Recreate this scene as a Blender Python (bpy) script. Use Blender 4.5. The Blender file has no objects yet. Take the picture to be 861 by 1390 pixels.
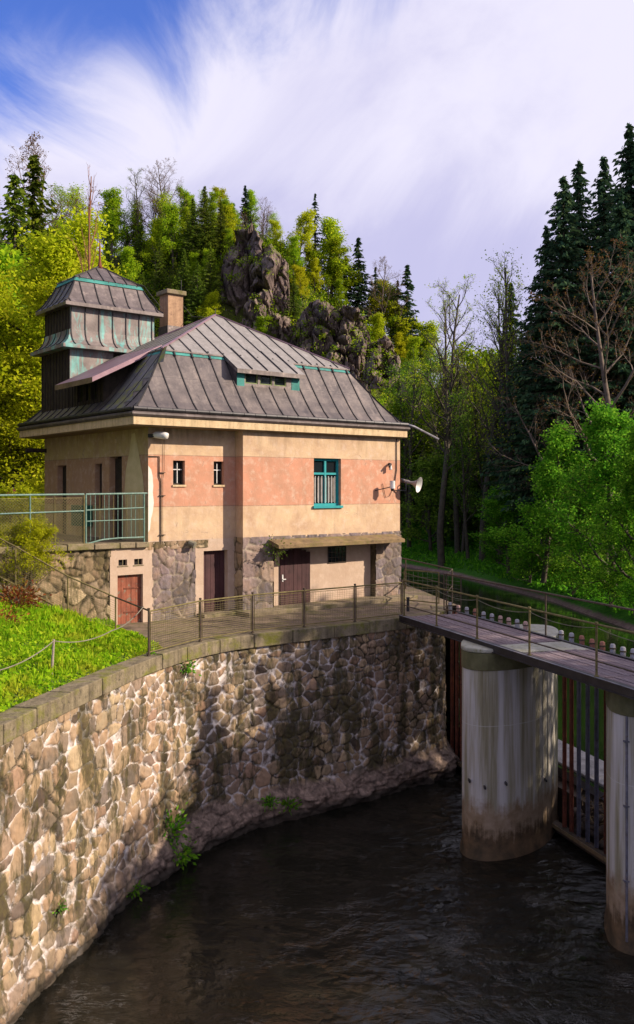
import bpy, math, random
import numpy as np
from mathutils import Vector, Matrix, noise
random.seed(7); rng = np.random.default_rng(7)
F = 1214.0; U0 = 430.5; V0 = 662.0; CZ = 4.05
ZW = -5.25      # water below the weir
ZU = -4.0       # water above the weir
sc = bpy.context.scene; COL = sc.collection

def P(u, v, Y): return Vector(((u-U0)/F*Y, Y, CZ-(v-V0)/F*Y))
def lerp(a, b, t): return a+(b-a)*t
def smooth(a, b, x):
    t = np.clip((x-a)/(b-a), 0, 1); return t*t*(3-2*t)

# ------------------------------------------------------------------ objects
def tag(o, label=None, cat=None, group=None, kind=None):
    if label: o['label'] = label
    if cat: o['category'] = cat
    if group: o['group'] = group
    if kind: o['kind'] = kind
    return o
def thing(name, label, cat, loc=(0,0,0), rz=0, group=None):
    o = bpy.data.objects.new(name, None); COL.objects.link(o)
    o.empty_display_size = .3
    o.location = loc; o.rotation_euler = (0,0,rz)
    return tag(o, label, cat, group)
def copy_tree(o, parent=None):
    c = o.copy(); COL.objects.link(c); c.parent = parent
    for ch in list(o.children): copy_tree(ch, c)
    return c

class MB:
    def __init__(s): s.v=[]; s.f=[]; s.m=[]
    def add(s, vs, fs, mi=0):
        b=len(s.v); s.v += [tuple(x) for x in vs]
        for f in fs: s.f.append(tuple(b+i for i in f)); s.m.append(mi)
        return s
    def quad(s, a,b,c,d, mi=0): return s.add([a,b,c,d],[(0,1,2,3)],mi)
    def poly(s, pts, mi=0): return s.add(pts,[tuple(range(len(pts)))],mi)
    def box(s, lo, hi, mi=0):
        x0,y0,z0=lo; x1,y1,z1=hi
        v=[(x0,y0,z0),(x1,y0,z0),(x1,y1,z0),(x0,y1,z0),(x0,y0,z1),(x1,y0,z1),(x1,y1,z1),(x0,y1,z1)]
        return s.add(v,[(3,2,1,0),(4,5,6,7),(0,1,5,4),(1,2,6,5),(2,3,7,6),(3,0,4,7)],mi)
    def bar(s, p, q, w, h=None, up=(0,0,1), mi=0):
        """box-section bar from p to q"""
        p=Vector(p); q=Vector(q); h=h or w; d=(q-p)
        if d.length<1e-6: return s
        d.normalize(); up=Vector(up)
        if abs(d.dot(up))>.97: up=Vector((0,1,0)) if abs(d.y)<.9 else Vector((1,0,0))
        x=d.cross(up).normalized(); y=x.cross(d).normalized()
        v=[]
        for c in (p,q):
            for sx,sy in ((-1,-1),(1,-1),(1,1),(-1,1)): v.append(c+x*sx*w/2+y*sy*h/2)
        return s.add(v,[(3,2,1,0),(4,5,6,7),(0,1,5,4),(1,2,6,5),(2,3,7,6),(3,0,4,7)],mi)
    def tube(s, path, r, n=8, mi=0, cap=True):
        path=[Vector(p) for p in path]; k=len(path)
        rs = r if isinstance(r,(list,tuple)) else [r]*k
        rings=[]; ref=None
        for i,p in enumerate(path):
            d=(path[min(i+1,k-1)]-path[max(i-1,0)])
            if d.length<1e-7: d=Vector((0,0,1))
            d.normalize()
            if ref is None:
                ref=Vector((0,0,1)) if abs(d.z)<.9 else Vector((1,0,0))
            x=d.cross(ref).normalized(); y=d.cross(x).normalized(); ref=(x.cross(d)).normalized()*1.0
            rings.append([p+(x*math.cos(2*math.pi*j/n)+y*math.sin(2*math.pi*j/n))*rs[i] for j in range(n)])
        vs=[q for rg in rings for q in rg]; fs=[]
        for i in range(k-1):
            for j in range(n):
                a=i*n+j; b=i*n+(j+1)%n
                fs.append((a,b,b+n,a+n))
        if cap: fs.append(tuple(range(n))[::-1]); fs.append(tuple((k-1)*n+j for j in range(n)))
        return s.add(vs,fs,mi)
    def prism(s, pts, z0, z1, mi=0):
        n=len(pts); v=[(p[0],p[1],z0) for p in pts]+[(p[0],p[1],z1) for p in pts]
        f=[tuple(range(n))[::-1],tuple(range(n,2*n))]+[(i,(i+1)%n,(i+1)%n+n,i+n) for i in range(n)]
        return s.add(v,f,mi)
    def build(s, name, mats, parent=None, world=False, smooth_=False, bevel=0):
        me=bpy.data.meshes.new(name)
        off=Vector((0,0,0))
        if world and parent is not None:
            off=parent.location.copy()
            if parent.parent is not None: off+=parent.parent.location
        me.from_pydata([(v[0]-off.x,v[1]-off.y,v[2]-off.z) for v in s.v],[],s.f)
        if not isinstance(mats,(list,tuple)): mats=[mats]
        for m in mats: me.materials.append(m)
        me.polygons.foreach_set('material_index',s.m)
        if smooth_: me.polygons.foreach_set('use_smooth',[True]*len(s.f))
        me.update()
        o=bpy.data.objects.new(name,me); COL.objects.link(o)
        if parent is not None: o.parent=parent
        if bevel:
            b=o.modifiers.new('b','BEVEL'); b.width=bevel; b.segments=2; b.limit_method='ANGLE'
        return o

def np_mesh(name, V, Fc, mats, parent=None, smooth_=False, k=4, attrs=None, mi=None):
    """V (N,3) array, Fc (M,k) int array"""
    me=bpy.data.meshes.new(name)
    me.vertices.add(len(V)); me.vertices.foreach_set('co',np.asarray(V,dtype=np.float32).ravel())
    me.loops.add(Fc.size); me.loops.foreach_set('vertex_index',Fc.astype(np.int32).ravel())
    me.polygons.add(len(Fc)); me.polygons.foreach_set('loop_start',(np.arange(len(Fc))*k).astype(np.int32))
    me.polygons.foreach_set('loop_total',np.full(len(Fc),k,dtype=np.int32))
    if not isinstance(mats,(list,tuple)): mats=[mats]
    for m in mats: me.materials.append(m)
    if mi is not None: me.polygons.foreach_set('material_index',mi.astype(np.int32))
    me.update(calc_edges=True)
    me.polygons.foreach_set('use_smooth',np.full(len(Fc),smooth_,dtype=bool))
    for nm,arr in (attrs or {}).items():
        a=me.attributes.new(nm,'FLOAT','POINT'); a.data.foreach_set('value',arr.astype(np.float32).ravel())
    o=bpy.data.objects.new(name,me); COL.objects.link(o)
    if parent is not None: o.parent=parent
    return o

def leaf_quads(C, size, aspect=.62, droop=None, seed=0, up_bias=0.0):
    """rhombic leaves (N*4,3) at centres C"""
    r=np.random.default_rng(seed); n=len(C)
    a=r.normal(size=(n,3)); a/=np.linalg.norm(a,axis=1)[:,None]
    if droop is not None: a=a*.55+np.array(droop); a/=np.linalg.norm(a,axis=1)[:,None]
    b=r.normal(size=(n,3))
    if up_bias: a[:,2]*=(1-up_bias); a/=np.linalg.norm(a,axis=1)[:,None]
    b-= (b*a).sum(1)[:,None]*a; b/=np.linalg.norm(b,axis=1)[:,None]
    if up_bias:
        # keep the leaf plane near the horizontal
        nrm=np.cross(a,b); z=np.array([0,0,1.0])[None]; nrm=nrm*(1-up_bias)+z*up_bias
        b=np.cross(nrm,a); b/=np.linalg.norm(b,axis=1)[:,None]
    s=(np.asarray(size)*r.uniform(.65,1.35,n))[:,None]
    V=np.stack([C-a*s*.5, C+b*s*.5*aspect-a*s*.06, C+a*s*.5, C-b*s*.5*aspect-a*s*.06],1).reshape(-1,3)
    Fc=np.arange(n*4).reshape(n,4)
    return V,Fc

# ---------------------------------------------------------------- materials
def newmat(name):
    m=bpy.data.materials.new(name); m.use_nodes=True
    nt=m.node_tree; nt.nodes.clear(); return m,nt
class NT:
    def __init__(s,nt): s.nt=nt
    def n(s,typ,**kw):
        nd=s.nt.nodes.new(typ)
        for k,v in kw.items():
            if k.startswith('i_'):
                key=k[2:]; key=int(key) if key.isdigit() else key.replace('_',' ')
                s.set(nd.inputs[key],v)
            else: setattr(nd,k,v)
        return nd
    def set(s,inp,v):
        if isinstance(v,bpy.types.NodeSocket): s.nt.links.new(v,inp)
        elif isinstance(v,tuple) and len(v)==3 and inp.type=='RGBA': inp.default_value=(*v,1)
        else: inp.default_value=v
    def coord(s,kind='Object'): return s.n('ShaderNodeTexCoord').outputs[kind]
    def mapping(s,vec,scale=(1,1,1),loc=(0,0,0),rot=(0,0,0)):
        m=s.n('ShaderNodeMapping'); s.set(m.inputs[0],vec); m.inputs['Scale'].default_value=scale
        m.inputs['Location'].default_value=loc; m.inputs['Rotation'].default_value=rot; return m.outputs[0]
    def noise(s,vec,scale,detail=4,rough=.55,dist=0):
        n=s.n('ShaderNodeTexNoise'); s.set(n.inputs['Vector'],vec); n.inputs['Scale'].default_value=scale
        n.inputs['Detail'].default_value=detail; n.inputs['Roughness'].default_value=rough; n.inputs['Distortion'].default_value=dist
        return n.outputs['Fac']
    def math(s,op,a,b=None,c=None,clamp=False):
        n=s.n('ShaderNodeMath',operation=op); n.use_clamp=clamp
        s.set(n.inputs[0],a)
        if b is not None: s.set(n.inputs[1],b)
        if c is not None: s.set(n.inputs[2],c)
        return n.outputs[0]
    def map(s,x,a,b,c=0.,d=1.,sm=False):
        n=s.n('ShaderNodeMapRange'); s.set(n.inputs[0],x)
        if sm: n.interpolation_type='SMOOTHSTEP'
        for i,v in enumerate((a,b,c,d)): n.inputs[i+1].default_value=v
        return n.outputs[0]
    def mix(s,f,a,b,mode='MIX'):
        n=s.n('ShaderNodeMix',data_type='RGBA',blend_type=mode); s.set(n.inputs[0],f)
        s.set(n.inputs[6],a); s.set(n.inputs[7],b); return n.outputs[2]
    def ramp(s,x,stops,interp='LINEAR'):
        n=s.n('ShaderNodeValToRGB'); s.set(n.inputs[0],x); cr=n.color_ramp; cr.interpolation=interp
        while len(cr.elements)<len(stops): cr.elements.new(.5)
        for e,(p,c) in zip(cr.elements,stops): e.position=p; e.color=(*c,1)
        return n.outputs[0]
    def sep(s,vec):
        n=s.n('ShaderNodeSeparateXYZ'); s.set(n.inputs[0],vec); return n.outputs
    def attr(s,name):
        return s.n('ShaderNodeAttribute',attribute_name=name).outputs['Fac']
    def bump(s,h,strength=.5,dist=.02):
        n=s.n('ShaderNodeBump'); s.set(n.inputs['Height'],h); n.inputs['Strength'].default_value=strength
        n.inputs['Distance'].default_value=dist; return n.outputs[0]
    def out(s,col,rough=.8,metal=0.,normal=None,spec=.3,**kw):
        b=s.n('ShaderNodeBsdfPrincipled'); s.set(b.inputs['Base Color'],col); s.set(b.inputs['Roughness'],rough)
        s.set(b.inputs['Metallic'],metal); s.set(b.inputs['Specular IOR Level'],spec)
        if normal is not None: s.set(b.inputs['Normal'],normal)
        for k,v in kw.items(): s.set(b.inputs[k.replace('_',' ')],v)
        o=s.n('ShaderNodeOutputMaterial'); s.nt.links.new(b.outputs[0],o.inputs[0]); return b

def weathered(name,c1,c2,c3=None,scale=3,rough=.8,metal=0.,bump=.3,bscale=40,streak=0.,spec=.3,moss=0.,mosscol=(.07,.08,.012)):
    m,nt=newmat(name); N=NT(nt); co=N.coord()
    f=N.noise(co,scale,6,.62)
    col=N.ramp(f,[(.3,c1),(.68,c2)])
    if c3:
        g=N.noise(N.mapping(co,loc=(7,3,1)),scale*2.7,5,.65)
        col=N.mix(N.map(g,.55,.72),col,c3)
    if streak:
        st=N.noise(N.mapping(co,scale=(5,5,.35)),1.6,5,.6)
        col=N.mix(N.math('MULTIPLY',N.map(st,.45,.75),streak),col,tuple(x*.35 for x in c1))
    if moss:
        g=N.noise(N.mapping(co,loc=(2,9,4)),1.7,6,.7)
        col=N.mix(N.math('MULTIPLY',N.map(g,.5,.66),moss),col,mosscol)
    h=N.noise(co,bscale,4,.6)
    N.out(col,rough,metal,N.bump(h,bump,.02),spec); return m

def leafmat(name,c1,c2,c3,trans=.45,objvar=.25,patch=None):
    m,nt=newmat(name); N=NT(nt)
    geo=N.n('ShaderNodeNewGeometry'); oi=N.n('ShaderNodeObjectInfo')
    col=N.ramp(geo.outputs['Random Per Island'],[(0,c1),(.5,c2),(1,c3)])
    if patch:
        pn=N.noise(N.coord(),.9,5,.65); col=N.mix(N.map(pn,.50,.64,0,.75),col,patch[0]); col=N.mix(N.map(pn,.30,.44,.75,0),col,patch[1])
    hs=N.n('ShaderNodeHueSaturation'); N.set(hs.inputs['Color'],col)
    N.set(hs.inputs['Value'],N.map(oi.outputs['Random'],0,1,1-objvar,1+objvar))
    N.set(hs.inputs['Hue'],N.map(N.math('FRACT',N.math('MULTIPLY',oi.outputs['Random'],7.3)),0,1,.485,.515))
    d=N.n('ShaderNodeBsdfDiffuse'); N.set(d.inputs[0],hs.outputs[0])
    t=N.n('ShaderNodeBsdfTranslucent'); N.set(t.inputs[0],hs.outputs[0])
    mx=N.n('ShaderNodeMixShader'); mx.inputs[0].default_value=trans
    nt.links.new(d.outputs[0],mx.inputs[1]); nt.links.new(t.outputs[0],mx.inputs[2])
    o=N.n('ShaderNodeOutputMaterial'); nt.links.new(mx.outputs[0],o.inputs[0]); return m

M={}
M['leaf_yellow']=leafmat('leaf_yellow',(.26,.32,.010),(.42,.46,.012),(.56,.54,.03),.55)
M['leaf_lime']=leafmat('leaf_lime',(.13,.24,.010),(.25,.38,.014),(.44,.51,.02),.55)
M['leaf_green']=leafmat('leaf_green',(.06,.20,.014),(.12,.32,.02),(.25,.45,.035),.55)
M['leaf_dark']=leafmat('leaf_dark',(.06,.13,.014),(.12,.22,.025),(.22,.33,.035),.5)
M['leaf_brown']=leafmat('leaf_brown',(.14,.06,.03),(.22,.10,.04),(.20,.16,.03),.4)
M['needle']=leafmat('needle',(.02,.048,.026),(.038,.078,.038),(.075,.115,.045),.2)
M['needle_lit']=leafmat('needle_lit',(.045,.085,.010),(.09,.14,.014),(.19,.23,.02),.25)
M['grass']=leafmat('grass',(.11,.28,.010),(.24,.46,.012),(.42,.55,.03),.5,.1,((.36,.36,.03),(.04,.13,.008)))
M['grass_dark']=leafmat('grass_dark',(.03,.14,.010),(.06,.25,.015),(.12,.34,.02),.5)
M['bark']=weathered('bark',(.035,.028,.02),(.10,.08,.055),scale=5,bump=.6,bscale=20)
M['bark_grey']=weathered('bark_grey',(.07,.05,.038),(.16,.115,.085),scale=5,bump=.5,bscale=20)
M['bark_rust']=weathered('bark_rust',(.16,.06,.03),(.30,.13,.07),scale=3,bump=.4)
M['zinc']=weathered('zinc',(.08,.062,.060),(.165,.132,.128),(.27,.215,.195),scale=1.6,rough=.48,metal=.35,bump=.12,bscale=9,streak=.45,spec=.5)
M['zinc_light']=weathered('zinc_light',(.22,.20,.18),(.30,.27,.25),(.36,.33,.31),scale=2.0,rough=.55,metal=.25,bump=.1,bscale=9,streak=.3,spec=.4)
M['zinc_purple']=weathered('zinc_purple',(.20,.12,.15),(.30,.19,.22),scale=2.0,rough=.5,metal=.3,bump=.1,bscale=9)
M['zinc_moss']=weathered('zinc_moss',(.09,.085,.085),(.16,.15,.15),scale=2,rough=.6,metal=.1,bump=.2,bscale=9,moss=1.,mosscol=(.22,.22,.02))
M['seam']=weathered('seam',(.02,.018,.02),(.05,.045,.045),rough=.6,metal=.2,bump=.1)
M['dark_metal']=weathered('dark_metal',(.015,.014,.016),(.04,.035,.04),rough=.5,metal=.3,bump=.1,spec=.5)
M['copper_green']=weathered('copper_green',(.015,.13,.115),(.06,.27,.24),(.05,.06,.06),scale=1.6,rough=.7,bump=.1)
M['zinc_patina_old']=weathered('zinc_patina',(.24,.20,.19),(.32,.27,.25),(.12,.42,.38),scale=1.1,rough=.6,metal=.1,bump=.12,bscale=9,streak=.35)
M['teal_paint']=weathered('teal_paint',(.01,.22,.24),(.02,.30,.31),scale=9,rough=.5,bump=.1)
M['dark_board']=weathered('dark_board',(.018,.013,.010),(.055,.038,.025),scale=4,rough=.8,streak=.6,bump=.5)
M['brown_door']=weathered('brown_door',(.035,.012,.014),(.075,.028,.03),scale=3,rough=.6,streak=.6,bump=.3)
M['glass_dark']=None
m,nt=newmat('glass_dark'); N=NT(nt); N.out((.012,.016,.02),.06,0,None,.8); M['glass_dark']=m
M['void']=weathered('void',(.006,.005,.005),(.014,.012,.010),rough=.9,bump=.0)
M['curtain']=weathered('curtain',(.10,.09,.08),(.24,.21,.19),scale=8,rough=.9,bump=.1)
M['cream_trim']=weathered('cream_trim',(.50,.36,.20),(.62,.46,.28),(.35,.25,.15),scale=4,rough=.85,bump=.3,streak=.5)
M['brick_stack']=weathered('brick_stack',(.30,.18,.11),(.45,.28,.17),(.2,.12,.08),scale=5,rough=.9,bump=.4,streak=.5)
M['mossy_conc']=weathered('mossy_conc',(.17,.13,.085),(.28,.22,.14),(.07,.06,.04),scale=3,rough=.95,bump=.7,bscale=30,moss=.75,mosscol=(.10,.10,.015))
M['coping']=weathered('coping',(.12,.095,.06),(.25,.20,.13),(.06,.05,.035),scale=3.2,rough=.95,bump=.9,bscale=24,moss=.85,mosscol=(.13,.13,.012),streak=.7)
M['paving']=weathered('paving',(.10,.075,.05),(.21,.15,.105),(.055,.045,.03),scale=2.8,rough=.9,bump=.7,bscale=18,moss=.7,mosscol=(.085,.085,.015))
M['paint_green']=weathered('paint_green',(.08,.15,.12),(.15,.24,.20),(.32,.38,.34),scale=9,rough=.5,bump=.1)
M['rail_moss']=weathered('rail_moss',(.09,.07,.025),(.19,.155,.06),(.07,.045,.03),scale=8,rough=.8,metal=.1,bump=.4,bscale=60)
M['rail_dark']=weathered('rail_dark',(.045,.032,.025),(.10,.075,.05),(.16,.08,.04),scale=8,rough=.7,metal=.2,bump=.3,bscale=60)
M['mesh_wire']=weathered('mesh_wire',(.16,.13,.055),(.28,.23,.11),scale=6,rough=.7,metal=.2,bump=0)
M['mesh_grey']=weathered('mesh_grey',(.14,.13,.10),(.24,.22,.16),scale=6,rough=.7,metal=.2,bump=0)
M['rust']=weathered('rust',(.10,.03,.018),(.22,.065,.035),(.05,.02,.015),scale=6,rough=.8,bump=.4,bscale=50)
M['steel_blue']=weathered('steel_blue',(.10,.10,.12),(.20,.19,.23),(.12,.07,.05),scale=5,rough=.55,metal=.3,bump=.2)
M['deck_wood']=None
m,nt=newmat('deck_wood'); N=NT(nt); co=N.coord()
g=N.noise(N.mapping(co,scale=(14,.7,6)),2.2,5,.65); rp=N.n('ShaderNodeNewGeometry').outputs['Random Per Island']
col=N.mix(N.map(rp,0,1,0,.6),N.ramp(g,[(.3,(.10,.072,.078)),(.7,(.25,.195,.21))]),(.13,.085,.09))
N.out(col,.75,0,N.bump(g,.5,.01)); M['deck_wood']=m
M['white_metal']=weathered('white_metal',(.5,.48,.46),(.7,.68,.66),scale=6,rough=.4,bump=.05)
M['rope']=weathered('rope',(.13,.11,.08),(.25,.22,.17),rough=.9)
M['post_grey']=weathered('post_grey',(.22,.17,.14),(.38,.31,.27),rough=.8,scale=8,bump=.5)
M['magenta']=weathered('magenta',(.45,.01,.08),(.6,.02,.12),rough=.8,bump=.1)
M['dirt_path']=weathered('dirt_path',(.20,.12,.09),(.30,.19,.15),scale=2,rough=.95,bump=.3)
M['rock']=None

# plaster with painted bands
def plaster(name,base,cream,pink,z1=2.43,z2=3.47,z3=5.05,stain=.5):
    m,nt=newmat(name); N=NT(nt); co=N.coord(); x,y,z=N.sep(co)
    def gt(a): return N.math('GREATER_THAN',z,a)
    col=N.mix(gt(z1),base,cream); col=N.mix(gt(z2),col,pink); col=N.mix(gt(z3),col,cream)
    ln=None
    for a in (z2,z3):
        l=N.math('LESS_THAN',N.math('ABSOLUTE',N.math('SUBTRACT',z,a)),.012)
        col=N.mix(N.math('MULTIPLY',l,.55),col,(.10,.07,.05))
    f=N.noise(co,1.6,7,.65); col=N.mix(N.map(f,.35,.75,.0,stain),col,(.34,.20,.13))
    g=N.noise(N.mapping(co,loc=(5,5,5)),4,7,.7); col=N.mix(N.map(g,.50,.68,.0,.55),col,(.60,.46,.36)); g5=N.noise(N.mapping(co,loc=(15,2,5)),.7,6,.7); col=N.mix(N.map(g5,.5,.7,.0,.32),col,(.40,.27,.19))
    st=N.noise(N.mapping(co,scale=(2.2,2.2,.3)),1.6,7,.65,.6)
    col=N.mix(N.map(st,.56,.8,0,.5),col,(.24,.17,.11))
    lo=N.math('MULTIPLY',N.map(z,z1,z1+.5,1,0),N.map(N.noise(co,3,5,.6),.35,.6)); col=N.mix(N.math('MULTIPLY',lo,.45),col,(.42,.30,.22))
    h=N.noise(co,60,5,.6); h2=N.noise(co,5,3,.6)
    v_=N.n('ShaderNodeTexVoronoi',feature='DISTANCE_TO_EDGE'); N.set(v_.inputs['Vector'],N.mapping(co,scale=(1,1,.8))); v_.inputs['Scale'].default_value=.55
    wv_=N.math('ADD',v_.outputs['Distance'],N.math('MULTIPLY',N.math('SUBTRACT',f,.5),.12)); ck=N.math('MULTIPLY',N.map(N.math('ABSOLUTE',wv_),.0,.006,1,0),N.map(g,.5,.6)); col=N.mix(N.math('MULTIPLY',ck,.6),col,(.12,.08,.06))
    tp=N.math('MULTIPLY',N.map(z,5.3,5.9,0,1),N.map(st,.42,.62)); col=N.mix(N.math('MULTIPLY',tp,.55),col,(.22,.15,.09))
    N.out(col,.92,0,N.bump(N.math('ADD',h,N.math('MULTIPLY',h2,2.)),.35,.02),.15); return m
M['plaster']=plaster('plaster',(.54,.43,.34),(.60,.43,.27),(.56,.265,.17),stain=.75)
M['plaster_left_shade']=plaster('plaster_left_shade',(.40,.32,.17),(.46,.35,.15),(.40,.24,.13),stain=.7)  # duller copy of the plaster, left facade's shade put into its colours
M['plaster_base']=plaster('plaster_base',(.50,.38,.29),(.50,.38,.29),(.5,.38,.29))
M['patch_plaster']=weathered('patch_plaster',(.50,.40,.20),(.62,.50,.28),scale=3,rough=.9,bump=.3)

m,nt=newmat('roof_sheet'); N=NT(nt); co=N.coord(); x,y,z=N.sep(co)
f=N.noise(co,1.5,7,.65); st=N.noise(N.mapping(co,scale=(4,1.2,1.2)),1.4,6,.65)
wn=N.n('ShaderNodeTexWhiteNoise',noise_dimensions='1D'); N.set(wn.inputs['W'],N.math('ADD',N.math('FLOOR',N.math('DIVIDE',N.math('ADD',x,.65),.66)),N.math('MULTIPLY',N.math('FLOOR',N.math('DIVIDE',z,1.15)),13.7)))
col=N.ramp(f,[(.3,(.068,.055,.052)),(.55,(.125,.102,.096)),(.75,(.24,.195,.175))])
col=N.mix(N.map(wn.outputs['Value'],0,1,0,.75),col,N.mix(f,(.045,.04,.044),(.19,.15,.138)))
col=N.mix(N.map(st,.55,.72,0,.6),col,(.27,.215,.19)); col=N.mix(N.map(st,.28,.42,.6,0),col,(.035,.03,.035))
l=N.math('LESS_THAN',N.math('ABSOLUTE',N.math('SUBTRACT',N.math('FRACT',N.math('DIVIDE',z,1.15)),.5)),.006); col=N.mix(N.math('MULTIPLY',l,.6),col,(.03,.025,.03))
N.out(col,N.map(f,.3,.7,.38,.62),.3,N.bump(N.math('ADD',f,N.noise(co,5,4,.5)),.25,.05),.5); M['roof_sheet']=m
m,nt=newmat('zinc_patina'); N=NT(nt); co=N.coord()
f=N.noise(co,1.6,6,.65); a_=N.noise(N.mapping(co,scale=(2.2,2.2,.55),loc=(3,1,6)),1.2,6,.65,.5)
col=N.ramp(f,[(.3,(.11,.09,.085)),(.7,(.27,.22,.205))]); col=N.mix(N.map(a_,.50,.60,0,.85),col,N.ramp(f,[(.3,(.07,.26,.25)),(.7,(.22,.46,.42))]))
col=N.mix(N.map(a_,.30,.42,.6,0),col,(.07,.06,.06)); N.out(col,.6,.15,N.bump(f,.2,.05),.3); M['zinc_patina']=m
# rubble stone (uses 'cell' and 'edge' point attributes)
def stonemat(name,stops,mortar,wlo=.25,moss=.5,light=0.,pinkbase=False,moss_z=None,mortar_w=(.006,.024)):
    m,nt=newmat(name); N=NT(nt); co=N.coord()
    cell=N.attr('cell'); edge=N.attr('edge')
    col=N.ramp(cell,stops,'LINEAR')
    f=N.noise(co,7,7,.7); col=N.mix(N.map(f,.3,.7,.0,.75),col,N.mix(.5,col,(.05,.035,.025)))
    f2=N.noise(N.mapping(co,loc=(4,4,4)),2.2,5,.6); col=N.mix(N.map(f2,.5,.75,0,.5),col,(.34,.20,.10))
    big=N.noise(N.mapping(co,loc=(11,2,7)),.55,5,.6)
    mort=N.ramp(N.noise(co,9,4,.6),[(.3,tuple(x*.6 for x in mortar)),(.7,mortar)])
    mort=N.mix(N.map(N.noise(N.mapping(co,loc=(1,8,1)),1.1,7,.7),.50,.58),mort,(.05,.037,.024))
    tint=N.noise(N.mapping(co,loc=(3,12,5)),.35,4,.6); col=N.mix(N.map(tint,.45,.65,0,.22),col,(.46,.27,.20))
    mf=N.map(N.math('ADD',edge,N.math('MULTIPLY',N.math('SUBTRACT',f,.5),.035)),mortar_w[0],mortar_w[1],1,0)
    col=N.mix(mf,col,mort)
    if moss:
        st=N.noise(N.mapping(co,scale=(1.6,1.6,.5)),1.1,7,.72)
        col=N.mix(N.math('MULTIPLY',N.map(st,.465,.55),moss),col,N.ramp(f,[(.35,(.018,.015,.010)),(.6,(.06,.05,.015)),(.78,(.13,.125,.015))]))
        s2=N.noise(N.mapping(co,scale=(3.2,3.2,.55),loc=(8,1,3)),1.3,7,.75); col=N.mix(N.map(s2,.56,.66,0,.8*moss),col,(.03,.024,.016))
    if pinkbase:
        z=N.sep(co)[2]
        k=N.map(N.math('ADD',z,N.math('MULTIPLY',N.math('SUBTRACT',big,.5),1.4)),.75,.95,1,0)
        k=N.math('MULTIPLY',k,N.map(N.sep(co)[1],-2.5,0.,.25,1))
        pk=N.ramp(N.noise(co,5,7,.7),[(.32,(.05,.036,.028)),(.5,(.17,.12,.095)),(.72,(.38,.27,.21))])
        col=N.mix(k,col,pk)
        wet=N.map(N.math('ADD',z,N.math('MULTIPLY',N.math('SUBTRACT',f2,.5),.3)),.14,.30,.9,0)
        col=N.mix(wet,col,(.025,.02,.015))
    h=N.noise(co,22,6,.7)
    N.out(col,.88,0,N.bump(h,.55,.03),.25); return m
WST=[(0,(.06,.045,.035)),(.12,(.36,.27,.17)),(.24,(.15,.115,.095)),(.36,(.47,.34,.19)),(.47,(.18,.145,.13)),(.58,(.42,.29,.16)),(.68,(.09,.075,.065)),(.8,(.44,.31,.19)),(.9,(.27,.16,.11)),(1,(.50,.38,.23))]
M['rubble']=stonemat('rubble',WST,(.72,.64,.62),moss=.85,pinkbase=True,mortar_w=(.006,.024))
M['rubble_house']=stonemat('rubble_house',[(0,(.13,.11,.12)),(.3,(.24,.19,.18)),(.6,(.18,.155,.18)),(1,(.34,.25,.19))],(.40,.32,.25),moss=.35)
M['rubble_terrace']=stonemat('rubble_terrace',[(0,(.14,.10,.055)),(.3,(.36,.27,.15)),(.6,(.22,.17,.11)),(1,(.48,.37,.22))],(.16,.12,.07),moss=.8,mortar_w=(.006,.03))
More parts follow.
